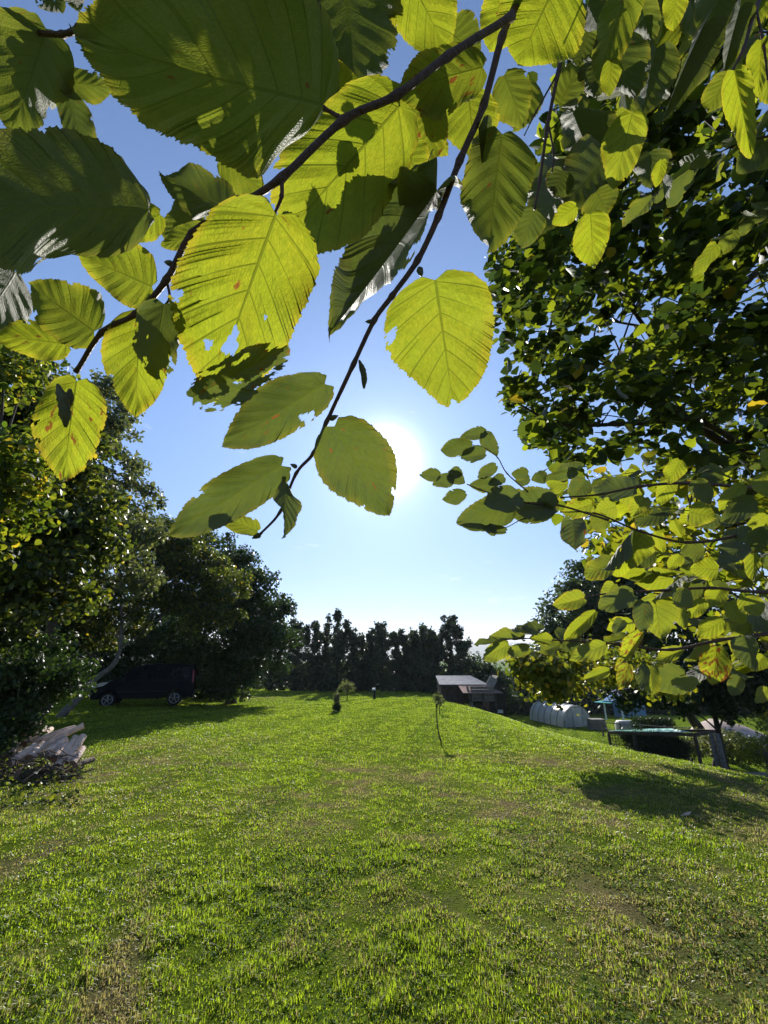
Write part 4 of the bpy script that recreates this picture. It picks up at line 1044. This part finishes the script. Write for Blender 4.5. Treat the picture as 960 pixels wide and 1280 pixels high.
def frame_from(B, Yv, n):
    y = Yv.normalized(); x = y.cross(n).normalized(); z = x.cross(y).normalized()
    return x, y, z
def place_leaf(br, B, Tp, n, hw, me, tone=.6, spot=.3, attach=None, curl=.12, rib=True, flip=False):
    """B base, Tp tip (world), n normal, hw half width in metres"""
    L = (Tp - B).length; x, y, z = frame_from(B, Tp - B, n)
    if z.y < 0 and flip is False: z = -z; x = -x      # corrugation / fold opens away from viewer
    o = bpy.data.objects.new('leaf', me); col.objects.link(o); o.parent = br
    mtx = Matrix(((x.x * hw, y.x * L, z.x * L, B.x - br.location.x), (x.y * hw, y.y * L, z.y * L, B.y - br.location.y), (x.z * hw, y.z * L, z.z * L, B.z - br.location.z), (0, 0, 0, 1)))
    o.matrix_local = mtx
    if not me.materials: me.materials.append(M['hazel'])
    o.color = (max(0, tone * .9 - .22) if tone < .5 else tone * 1.15 - .33, spot, random.random(), 1)  # tone: leaf's own green to yellow, also painting in shade and sunlight
    if rib:
        mb = MB(); pts = []
        if attach is not None:
            A = Vector(attach); pts += [A, A.lerp(B, .5) + Vector((0, 0, -.06 * (B - A).length))]
        k0 = len(pts)
        for q in range(9):
            yy = q / 8 * .97; pts.append(B + (Tp - B) * yy + z * L * (midz(yy, curl) - .004) )
        rr = [L * .014] * k0 + lerpl(L * .013, L * .002, 9)
        mb.tube(pts, rr, 6); mb.build('stalk', M['petiole'], o, True, worldspace=False)
        st_o = bpy.data.objects[-1] if False else o.children[0]
        st_o.data.transform(o.matrix_local.inverted() @ Matrix.Translation(-br.location))
    return o
def solve_normal(c, k, jit=0.0):
    v = c.normalized(); n = v - SUN * (k * v.dot(SUN))
    n += Vector((random.uniform(-1, 1), random.uniform(-1, 1), random.uniform(-1, 1))) * jit
    return n.normalized()
def hero(br, base, tip, hwpx, d, k=0.0, tone=.6, spot=.3, attach=None, jit=.12, seed=None, shift=0.0, **kw):
    cpx = ((base[0] + tip[0]) / 2, (base[1] + tip[1]) / 2); n = solve_normal(ray(*cpx), k, jit)
    B = CAM + ray(*base) * d; rt_ = ray(*tip); dn = rt_.dot(n)
    if abs(dn) < .15 * rt_.length: Tp = CAM + rt_ * d
    else:
        s = (B - CAM).dot(n) / dn; s = min(max(s, d * .55), d * 1.7); Tp = CAM + rt_ * s
    B = B + SUN * shift; Tp = Tp + SUN * shift
    x, y, z = frame_from(B, Tp - B, n); c = B.lerp(Tp, .5); e = .01
    q0, q1 = proj(c), proj(c + x * e); per = math.hypot(q1[0] - q0[0], q1[1] - q0[1]) / e
    L = (Tp - B).length; hw = min(hwpx / max(per, 1), L * .75)
    curl = kw.pop('curl', .12); me = leaf_mesh(seed if seed is not None else random.randint(0, 9999), curl=curl, **kw)
    a = CAM + ray(attach[0], attach[1]) * (attach[2] if len(attach) > 2 else d) if attach else None
    return place_leaf(br, B, Tp, n, hw, me, tone, spot, a, curl)

def stem(br, pts, r0, r1, buds=0, n=8):
    P = catmull([atd(*p) for p in pts], 7); rr = lerpl(r0, r1, len(P))
    for i in range(0, len(P), 7): rr[i] *= 1.35
    mb = MB().tube(P, rr, 9, .1)
    o = mb.build('twig', M['twig'], br, True)
    return P
def bud(br, px, py, d, size=.006, dirv=(0, 0, -1)):
    c = atd(px, py, d); dv = Vector(dirv).normalized()
    MB().tube([c, c + dv * size * .4, c + dv * size * 1.1, c + dv * size * 1.7], [size * .3, size * .55, size * .4, size * .05], 7).build('bud', M['bud'], br, True)
def catkin(br, p0, p1, d, r):
    a, b_ = atd(*p0, d), atd(*p1, d); P = catmull([a, a.lerp(b_, .5) + Vector((.002, 0, 0)), b_], 7)
    rr = [r * min(1, .25 + 3 * min(i, len(P) - 1 - i) / len(P)) * (1 + .12 * (i % 2)) for i in range(len(P))]
    MB().tube(P, rr, 8, .15).build('catkin', M['bud'], br, True)
def branch(p, label): return empty('hazel_branch', atd(*p), label, 'branch')

# ---- branch A : upper left
A = branch((500, 118, .30), 'hazel branch arching from top centre to the left edge, carrying the largest leaves')
stem(A, [(640, 20, .36), (560, 70, .33), (497, 118, .31), (430, 150, .30), (352, 222, .29), (290, 262, .29), (240, 292, .29), (208, 350, .29), (170, 392, .29), (128, 415, .29), (95, 465, .30)], .0030, .0016)
stem(A, [(352, 222, .29), (352, 245, .29), (343, 268, .295)], .0016, .001)
stem(A, [(240, 292, .29), (262, 290, .295), (290, 262, .30)], .0008, .0008)
stem(A, [(430, 150, .30), (405, 135, .30), (396, 128, .30)], .0016, .001)
stem(A, [(208, 350, .29), (212, 372, .29), (203, 385, .29)], .001, .0007)
H = lambda *a, **k: hero(A, *a, **k)
H((404, 132), (100, 56), 122, .235, k=.86, tone=.5, spot=.35, attach=(430, 150, .28), seed=1, taper=.15, rows=241, cols=26, corr=.013, fold=.10, curl=.05, bites=2, jit=.03)
H((186, 262), (-95, 256), 88, .24, k=.93, tone=.25, spot=.25, attach=(238, 288, .29), seed=2, taper=.45, rows=193, cols=22, corr=.013, curl=.06, jit=.03, tattered=.0)
H((345, 268), (262, 500), 84, .285, k=.25, tone=.85, spot=.45, attach=(352, 240, .29), seed=3, rows=241, cols=34, corr=.012, fold=.08, curl=.04, jit=.03,
  holes=[(.02, .66, .10, .075), (-.30, .72, .06, .03), (.38, .46, .022, .012), (.12, .92, .10, .03), (.4, .86, .16, .035)], left=.98, right=.95)
H((500, 132), (340, 312), 72, .335, k=.30, tone=.8, spot=.3, attach=(497, 118, .31), seed=4, rows=193, cols=20, corr=.013, curl=.06, jit=.03)
H((200, 268), (148, 296), 24, .31, k=.4, tone=.9, seed=5, jit=.05)
H((190, 358), (98, 318), 37, .30, k=.5, tone=.75, spot=.4, attach=(200, 362, .29), seed=6, rows=145, fold=.25)
H((118, 414), (32, 352), 40, .30, k=.55, tone=.6, spot=.3, attach=(128, 415, .29), seed=7, rows=145, fold=.2)
H((84, 430), (-12, 418), 24, .325, k=.3, tone=.95, spot=.5, seed=8)
H((176, 396), (168, 520), 40, .30, k=.35, tone=.85, spot=.4, attach=(172, 392, .29), seed=9, rows=145, fold=.2, wave=.05)
H((205, 380), (190, 470), 32, .285, k=.9, tone=.2, spot=.3, attach=(203, 385, .29), seed=10, tattered=.4)
H((96, 476), (78, 602), 42, .31, k=.3, tone=.92, spot=.6, attach=(95, 465, .30), seed=11, rows=145, wave=.05, bites=4)
H((286, 262), (206, 224), 30, .30, k=.9, tone=.15, attach=(290, 262, .29), seed=12, rows=145)
H((276, 200), (330, 236), 24, .33, k=.5, tone=.6, seed=13)
H((258, 288), (200, 306), 18, .32, k=.6, tone=.6, seed=14)
H((262, 330), (216, 348), 14, .33, k=.3, tone=.7, seed=15)
H((248, 262), (206, 300), 22, .33, k=.7, tone=.4, seed=16)
H((222, 268), (262, 290), 16, .335, k=.4, tone=.7, seed=17)
# leaf behind, casting the dark patch on the big centre leaf
H((226, 492), (352, 424), 30, .285, shift=.018, k=.3, tone=.1, spot=.6, seed=18, rows=145, tattered=.55, fold=.4, bites=6)
H((352, 268), (368, 300), 13, .31, k=.9, tone=.1, seed=19, tattered=.3)
H((405, 120), (450, 100), 34, .36, k=.3, tone=.8, spot=.4, seed=20)
H((400, 90), (440, 150), 30, .36, k=.3, tone=.9, spot=.5, seed=21)
H((440, 165), (420, 200), 14, .335, shift=.03, k=.3, tone=.1, seed=22)
H((30, 55), (66, 150), 20, .30, shift=.04, k=.4, tone=.1, seed=23, tattered=.2)
catkin(A, (72, 480), (82, 534), .295, .0034); catkin(A, (88, 486), (74, 520), .30, .003)
bud(A, 300, 258, .29, .004, (1, 0, -1)); bud(A, 216, 330, .29, .004, (-1, 0, .3))

# ---- branch B : long thin diagonal
Bb = branch((640, 20, .38), 'long thin hazel branch running diagonally from the top to just left of the sun')
stem(Bb, [(690, -60, .38), (650, 0, .38), (628, 45, .38), (605, 130, .375), (575, 200, .37), (548, 270, .37), (522, 325, .37), (490, 370, .37), (468, 400, .37), (442, 455, .37), (408, 528, .37), (392, 566, .37), (370, 592, .37), (350, 640, .37), (325, 668, .37)], .0036, .0010)
H = lambda *a, **k: hero(Bb, *a, **k)
H((544, 350), (567, 508), 66, .36, k=.15, tone=.78, spot=.15, attach=(526, 328, .37), seed=30, rows=193, cols=20, fold=.12, corr=.010, curl=.05, jit=.04, holes=[(.02, .985, .10, .04), (-.93, .30, .08, .03)])
H((546, 238), (412, 424), 56, .355, k=.9, tone=.0, spot=.2, attach=(548, 250, .37), seed=31, rows=193, cols=20, fold=.5, curl=.05, right=.55, jit=.05)
H((546, 240), (500, 262), 30, .36, k=.9, tone=.1, seed=32, fold=.5)
H((406, 480), (278, 558), 33, .365, k=-.1, tone=.2, spot=.5, attach=(422, 478, .37), seed=33, rows=145, fold=.35, holes=[(.75, .30, .22, .06)], jit=.15)
H((352, 582), (214, 668), 30, .365, k=-.2, tone=.25, spot=.3, attach=(371, 585, .37), seed=34, rows=145, fold=.3, jit=.2)
H((418, 533), (486, 644), 43, .365, k=.0, tone=.12, spot=.45, attach=(410, 524, .37), seed=35, rows=193, cols=18, fold=.15, curl=.05, jit=.08)
H((358, 604), (350, 674), 17, .36, k=.9, tone=.2, seed=36, bites=4, jit=.4)
H((322, 664), (272, 644), 13, .37, k=.3, tone=.6, attach=(325, 668, .37), seed=37, jit=.3)
H((628, 168), (608, 318), 44, .375, k=.72, tone=.35, spot=.3, attach=(600, 160, .375), seed=38, rows=193, cols=18, fold=.12, jit=.05)
H((604, 84), (496, 112), 42, .36, k=.62, tone=.6, spot=.55, attach=(612, 100, .375), seed=39, rows=193, cols=18, fold=.15, jit=.05)
H((500, -50), (560, 66), 52, .34, k=.35, tone=.85, spot=.1, seed=40, rows=145, fold=.1)
H((430, -40), (445, 128), 66, .33, k=.8, tone=.15, spot=.1, seed=41, rows=145, fold=.1, jit=.03)
H((585, 116), (594, 196), 33, .42, k=.3, tone=.75, seed=42)
H((500, 118), (560, 190), 28, .40, k=.35, tone=.8, spot=.6, seed=43)
H((540, 128), (535, 205), 22, .39, k=.5, tone=.65, spot=.6, seed=44)
H((500, 180), (530, 228), 26, .40, k=.4, tone=.75, seed=45)
H((455, 232), (460, 278), 16, .42, k=.8, tone=.3, seed=46)
H((700, -30), (648, 78), 62, .36, k=.30, tone=.85, spot=.1, attach=(650, 0, .38), seed=47, rows=193, cols=20, fold=.12, jit=.04)
H((640, -10), (612, 62), 30, .42, k=.2, tone=.95, seed=48)
H((598, 160), (602, 218), 8, .37, k=.9, tone=.1, seed=49, fold=.8)
H((630, 94), (655, 158), 28, .42, k=.5, tone=.5, seed=50)
H((560, 40), (600, 70), 36, .40, k=.6, tone=.5, seed=51)
catkin(Bb, (449, 450), (455, 486), .37, .0026); bud(Bb, 524, 335, .37, .006, (.2, 0, -1)); bud(Bb, 466, 402, .37, .004, (-1, 0, 0)); bud(Bb, 412, 524, .37, .005, (1, 0, .5)); bud(Bb, 371, 584, .37, .004, (-1, 0, .5)); bud(Bb, 326, 668, .37, .005, (-1, 0, -.5))

# ---- corner twig
Cc = branch((75, 42, .30), 'dark twig crossing the top left corner with a large shaded leaf hanging below')
stem(Cc, [(160, 0, .30), (122, 22, .30), (98, 36, .30), (78, 43, .30), (40, 40, .30), (22, 32, .30), (-10, 16, .30)], .0026, .0012)
H = lambda *a, **k: hero(Cc, *a, **k)
H((58, 36), (18, 172), 58, .30, k=.7, tone=.4, attach=(78, 43, .30), seed=60, rows=145, cols=18, jit=.05)
H((72, 102), (140, 108), 24, .33, k=.6, tone=.45, seed=61, bites=5)
H((55, -22), (78, 18), 20, .33, k=.95, tone=.05, seed=62, tattered=.4)
H((88, -22), (100, 16), 14, .33, k=.95, tone=.05, seed=63)
H((6, 30), (-4, 60), 14, .32, k=.2, tone=1, spot=1.0, seed=64)
H((20, 340), (-30, 420), 50, .34, k=.95, tone=.1, seed=65)

# ---- random placement along a twig in 3D (shared leaf meshes)
PROTO = [leaf_mesh(200 + i, rows=65, cols=9, fold=random.uniform(.05, .4), curl=random.uniform(.05, .35), wave=random.uniform(.02, .05), corr=.013, bites=i % 3) for i in range(10)]
for m_ in PROTO: m_.materials.append(M['hazel'])
def spray(br, pts, size, step, r0, tone=(.3, .9), spread=.8, droop=.4, face=.5, r1=None, skip=0.0, seed=0):
    random.seed(seed); P = catmull([atd(*p) for p in pts], 8); mb = MB().tube(P, lerpl(r0, r1 or r0 * .35, len(P)), 6, .1); mb.build('twig', M['twig'], br, True)
    acc = 0; side = 1; cnt = 0
    for i in range(1, len(P)):
        acc += (P[i] - P[i - 1]).length
        if acc < step and i < len(P) - 1: continue
        acc = 0; side = -side
        if random.random() < skip: continue
        t = (P[i] - P[i - 1]).normalized(); up = Vector((0, 0, 1)); lat = t.cross(up).normalized() * side
        dv = (lat * spread + t * .7 + Vector((0, 0, -droop * random.uniform(.3, 1.6))) + Vector([random.uniform(-.3, .3) for _ in range(3)])).normalized()
        n = (up * (1 - face) + Vector((0, -1, 0)) * face + Vector([random.uniform(-.8, .8) for _ in range(3)])).normalized()
        L = size * random.uniform(.6, 1.25); B = P[i] + dv * L * .12; me = random.choice(PROTO)
        place_leaf(br, B, B + dv * L, n, L * random.uniform(.38, .46), me, (random.uniform(tone[0], .3) if random.random() < .45 else random.uniform(.7, 1.25) * tone[1]), random.uniform(0, .5), P[i], rib=False); cnt += 1
    return cnt

# ---- hanging cluster top right
Dd = branch((705, 95, .5), 'drooping hazel branch with crowded hanging leaves right of the diagonal branch at the top')
stem(Dd, [(760, -60, .55), (715, 20, .52), (698, 90, .5), (684, 160, .5), (675, 225, .5), (668, 262, .5)], .003, .0012)
stem(Dd, [(684, 150, .5), (692, 190, .5), (690, 215, .5)], .0014, .0008)
stem(Dd, [(698, 90, .5), (670, 140, .5), (655, 170, .5)], .0012, .0006)
H = lambda *a, **k: hero(Dd, *a, **k)
for q, (b0, t0, hw, d_, k_, tn) in enumerate([((790, 142), (768, 236), 26, .5, .25, .85), ((738, 268), (742, 334), 24, .5, .12, 1.0), ((785, -14), (744, 106), 24, .45, .55, .6), ((846, -16), (842, 38), 19, .5, .3, .95),
        ((760, 195), (700, 262), 36, .55, .95, .1), ((716, 140), (742, 210), 32, .58, .95, .15), ((770, 50), (790, 130), 34, .55, .97, .1), ((720, 200), (665, 300), 36, .6, .85, .25), ((745, 240), (760, 268), 26, .56, .6, .5),
        ((812, 190), (812, 236), 24, .55, .8, .2), ((828, 200), (820, 234), 9, .5, .1, 1.0), ((720, 258), (690, 280), 12, .52, .1, 1.0), ((660, 100), (640, 165), 26, .5, .6, .5), ((735, 40), (720, 85), 24, .5, .7, .35),
        ((745, 80), (740, 125), 22, .56, .8, .3), ((764, 75), (762, 120), 14, .5, .2, .8), ((820, 60), (800, 150), 30, .6, .97, .05), ((722, 110), (700, 140), 24, .6, .9, .2), ((700, 130), (730, 70), 20, .62, .5, .5),
        ((735, 5), (755, 55), 26, .6, .9, .15), ((800, 0), (815, 60), 20, .6, .7, .35), ((705, 215), (690, 250), 18, .6, .8, .2), ((668, 262), (652, 308), 20, .55, .7, .3)]):
    H(b0, t0, hw, d_, k=k_, tone=tn, seed=300 + q, rows=97, cols=12, fold=random.uniform(.05, .35), attach=None)
Ee = branch((930, 60, .5), 'hazel twig at the top right corner with a long bright pointed hanging leaf')
stem(Ee, [(975, -50, .55), (945, 10, .52), (930, 60, .5), (915, 90, .5)], .003, .0015)
stem(Ee, [(945, 10, .52), (955, 60, .5), (960, 100, .5)], .0015, .001)
H = lambda *a, **k: hero(Ee, *a, **k)
for q, (b0, t0, hw, d_, k_, tn, fo) in enumerate([((918, 88), (940, 196), 22, .48, .25, .95, .3), ((912, 92), (884, 140), 18, .5, .5, .6, .3), ((952, 50), (948, 120), 20, .5, .2, .95, .2), ((925, 10), (900, 100), 16, .5, .9, .3, .7), ((955, 70), (962, 130), 22, .52, .4, .8, .2),
        ((880, 30), (820, 160), 16, .6, .95, .2, .8), ((900, -20), (880, 50), 26, .6, .8, .3, .2), ((960, -20), (930, 40), 24, .55, .5, .7, .3), ((860, -10), (880, 60), 24, .65, .9, .2, .2)]):
    H(b0, t0, hw, d_, k=k_, tone=tn, seed=340 + q, rows=97, cols=12, fold=fo)

# ---- spray just right of the sun
Ff = branch((692, 636, .8), 'small hazel spray reaching left toward the sun in front of the open sky')
stem(Ff, [(760, 650, .85), (700, 632, .8), (668, 630, .78), (630, 622, .78), (600, 612, .78), (583, 605, .78)], .002, .001)
stem(Ff, [(660, 615, .78), (634, 592, .77), (622, 572, .77), (606, 560, .77), (590, 556, .77)], .0012, .0006)
stem(Ff, [(690, 640, .8), (655, 648, .8), (630, 660, .8), (600, 660, .8)], .0012, .0006)
H = lambda *a, **k: hero(Ff, *a, **k)
for q, (b0, t0, hw, tn) in enumerate([((590, 556), (551, 563), 12, .35), ((606, 541), (574, 547), 8, .3), ((604, 541), (622, 570), 10, .25), ((607, 567), (576, 573), 10, .4), ((550, 594), (524, 594), 8, .35), ((566, 598), (540, 606), 9, .35), ((560, 592), (582, 604), 9, .1),
        ((582, 616), (553, 624), 9, .4), ((620, 582), (596, 598), 8, .4), ((630, 596), (610, 606), 7, .5), ((622, 606), (586, 606), 10, .1), ((660, 592), (639, 592), 8, .45), ((662, 598), (644, 602), 8, .3), ((640, 632), (570, 652), 20, .45), ((650, 620), (604, 632), 18, .1),
        ((694, 634), (630, 622), 20, .08), ((690, 640), (636, 642), 14, .15), ((670, 620), (696, 640), 14, .1), ((632, 664), (604, 658), 6, .3), ((612, 660), (572, 654), 5, .1), ((720, 588), (674, 598), 7, .1), ((672, 590), (682, 604), 9, .1), ((610, 656), (618, 670), 7, .5), ((575, 586), (560, 600), 8, .2)]):
    H(b0, t0, hw, .78 + random.uniform(-.03, .05), k=random.uniform(-.6, .3), tone=tn * .45, seed=360 + q, rows=65, cols=8, fold=random.uniform(.1, .5), jit=.45)

# ---- mid right leaves, given as (base, tip, half width, tone with shade painted in, k)
Gg = branch((830, 600, .95), 'sunlit hazel branch entering from the right edge above the middle, leaves bright and shaded')
stem(Gg, [(1040, 620, 1.1), (940, 610, 1.0), (860, 604, .95), (800, 608, .92), (750, 618, .9), (700, 622, .9)], .005, .0015)
stem(Gg, [(1040, 640, 1.1), (930, 668, 1.0), (860, 678, .95), (800, 664, .93), (745, 642, .9), (700, 640, .9)], .004, .0012)
H = lambda *a, **k: hero(Gg, *a, **k)
L1 = [((850, 575), (836, 604), 13, 1, .05), ((838, 600), (824, 632), 12, .95, .05), ((796, 612), (742, 612), 17, .1, .9), ((733, 600), (714, 624), 14, .1, .9), ((710, 606), (684, 604), 13, .9, .1), ((740, 630), (704, 642), 13, .85, .1),
      ((716, 650), (720, 692), 18, .12, .8), ((790, 664), (750, 712), 9, .05, .95), ((800, 664), (790, 712), 20, .95, .05), ((850, 694), (836, 712), 9, .9, .1), ((898, 712), (864, 710), 14, 1, .05), ((862, 640), (896, 648), 15, .9, .15), ((842, 650), (852, 670), 9, .85, .1),
      ((928, 606), (900, 640), 12, .95, .1), ((944, 624), (906, 652), 16, .15, .85), ((950, 592), (960, 622), 13, .9, .1), ((942, 684), (944, 730), 10, .8, .2), ((930, 680), (900, 712), 16, .15, .85), ((854, 720), (812, 748), 8, .5, 1.15),
      ((806, 622), (790, 648), 12, .85, .1), ((770, 634), (744, 640), 14, .8, .3), ((760, 650), (735, 655), 12, .5, .6), ((880, 690), (850, 690), 12, .4, .8), ((905, 680), (940, 660), 12, .3, .7), ((820, 664), (828, 690), 8, .9, .1), ((960, 660), (940, 690), 14, .2, .8),
      ((780, 604), (800, 640), 14, .8, .2), ((870, 600), (890, 630), 14, .3, .8), ((700, 598), (730, 580), 10, .2, .8)]
for q, (b0, t0, hw, tn, k_) in enumerate(L1): H(b0, t0, hw, .9 + random.uniform(-.06, .12), k=k_, tone=tn, seed=400 + q, rows=65, cols=9, fold=random.uniform(.05, .5), jit=.34, spot=random.uniform(0, .6))
Hh = branch((830, 790, .85), 'low hazel branch hanging over the garden at the right with a brown spotted yellow leaf')
stem(Hh, [(1060, 770, 1.0), (960, 792, .92), (900, 800, .88), (840, 812, .85), (790, 808, .85), (735, 800, .85)], .0045, .0013)
stem(Hh, [(1060, 740, 1.0), (950, 740, .92), (890, 735, .88), (830, 738, .86), (760, 742, .85), (725, 748, .85)], .004, .0012)
H = lambda *a, **k: hero(Hh, *a, **k)
L2 = [((730, 748), (690, 758), 12, .75, .2), ((745, 764), (709, 798), 10, .8, .25), ((792, 744), (748, 762), 16, .35, .45), ((818, 745), (826, 798), 25, .72, .2), ((806, 752), (802, 790), 14, .15, .8), ((757, 806), (712, 826), 12, .75, .25), ((804, 790), (772, 838), 9, 1, .25), ((904, 775), (872, 796), 14, .92, .1),
      ((902, 736), (888, 760), 14, .95, .1), ((896, 808), (893, 857), 21, .98, .1), ((854, 812), (818, 828), 9, .8, .2), ((812, 832), (818, 870), 14, .75, .25), ((804, 832), (806, 866), 9, .1, .8), ((786, 830), (775, 862), 10, .8, .25), ((955, 820), (940, 838), 13, .85, .1), ((762, 838), (730, 850), 8, .75, .3),
      ((930, 795), (945, 840), 16, .3, .7), ((940, 780), (920, 830), 13, .7, .3), ((955, 750), (925, 790), 18, .12, .9), ((790, 796), (760, 804), 7, .6, 1.1), ((880, 795), (855, 825), 6, .6, 1.1), ((880, 750), (862, 772), 11, .85, .2), ((930, 745), (950, 770), 16, .9, .2), ((845, 740), (868, 760), 12, .5, .7),
      ((768, 730), (752, 752), 10, .8, .3), ((912, 752), (930, 780), 13, .9, .1), ((960, 860), (945, 880), 10, .8, .2), ((725, 800), (700, 812), 9, .3, .7), ((846, 760), (856, 786), 9, .8, .2), ((778, 775), (768, 795), 9, .2, .8), ((925, 846), (915, 870), 12, .2, .8)]
for q, (b0, t0, hw, tn, k_) in enumerate(L2): H(b0, t0, hw, .84 + random.uniform(-.05, .10), k=k_, tone=tn, seed=440 + q, rows=65, cols=9, fold=random.uniform(.05, .5), jit=.34, spot=.95 if q in (6, 9, 13) else random.uniform(0, .5))
Ii = branch((690, 805, .9), 'short leafy hazel tip pointing left over the far shed roof')
stem(Ii, [(790, 806, .95), (730, 802, .92), (690, 800, .9), (655, 798, .9), (630, 800, .9)], .002, .0009)
H = lambda *a, **k: hero(Ii, *a, **k)
for q, (b0, t0, hw, tn, k_) in enumerate([((636, 806), (604, 824), 13, .65, .1), ((655, 798), (612, 798), 7, .5, .8), ((672, 794), (636, 790), 8, .35, .9), ((690, 800), (662, 798), 8, .8, .4), ((662, 810), (634, 816), 9, .55, .2), ((622, 802), (596, 808), 5, .1, .9), ((700, 806), (676, 816), 9, .5, .5), ((680, 786), (650, 786), 6, .2, .9), ((720, 800), (696, 790), 9, .2, .8)]):
    H(b0, t0, hw, .9 + random.uniform(-.03, .04), k=k_, tone=tn, seed=480 + q, rows=65, cols=9, fold=random.uniform(.1, .4), jit=.2)

# denser twigs further in, right side
more = [('middle height hazel branch entering from the right edge, behind the brightest leaves', [[(1080, 690, 1.5), (980, 690, 1.4), (900, 700, 1.35), (820, 690, 1.3), (770, 700, 1.3)], [(1080, 640, 1.6), (960, 640, 1.5), (880, 640, 1.4), (790, 630, 1.35)], [(1080, 580, 1.7), (960, 575, 1.6), (880, 590, 1.5), (800, 590, 1.45), (740, 600, 1.4)]], .085, 61),
        ('drooping hazel branch low at the right edge, its leaves half shaded', [[(1080, 830, 1.4), (980, 820, 1.3), (900, 830, 1.25), (850, 845, 1.2)], [(1080, 770, 1.5), (980, 765, 1.4), (900, 775, 1.3), (840, 770, 1.3), (780, 780, 1.3)], [(1060, 730, 1.5), (950, 720, 1.4), (880, 725, 1.4), (810, 715, 1.35)]], .085, 62),
        ('shaded hazel branch hanging in the dark top right corner', [[(1080, 60, 1.2), (960, 40, 1.1), (870, 60, 1.0), (800, 90, 1.0)], [(1080, 160, 1.2), (960, 170, 1.1), (880, 200, 1.1), (820, 240, 1.0)], [(860, -80, 1.0), (830, 0, 1.0), (800, 60, .9), (770, 130, .9)], [(1060, 250, 1.4), (960, 260, 1.3), (900, 300, 1.3)]], .085, 63)]
for lb, tws, sz, sd in more:
    br = branch(tws[0][1], lb)
    for q, tw in enumerate(tws): spray(br, tw, sz, 0.022, .003, seed=sd * 10 + q, tone=(.0, 1.0) if sd != 63 else (0, .6), face=.35 if sd != 63 else .1)

# a pale fallen leaf lying on the lawn
q = ground_hit(865, 1021); o = bpy.data.objects.new('fallen_leaf', PROTO[2].copy()); col.objects.link(o); o.location = q + Vector((0, 0, .05)); o.scale = (.05, .12, .12); o.rotation_euler = (-.3, .1, 1.0)
o.data.materials.clear(); o.data.materials.append(M['tarp_pink']); tag(o, 'pale fallen leaf lying alone on the lawn by the long tree shadow', 'leaf')
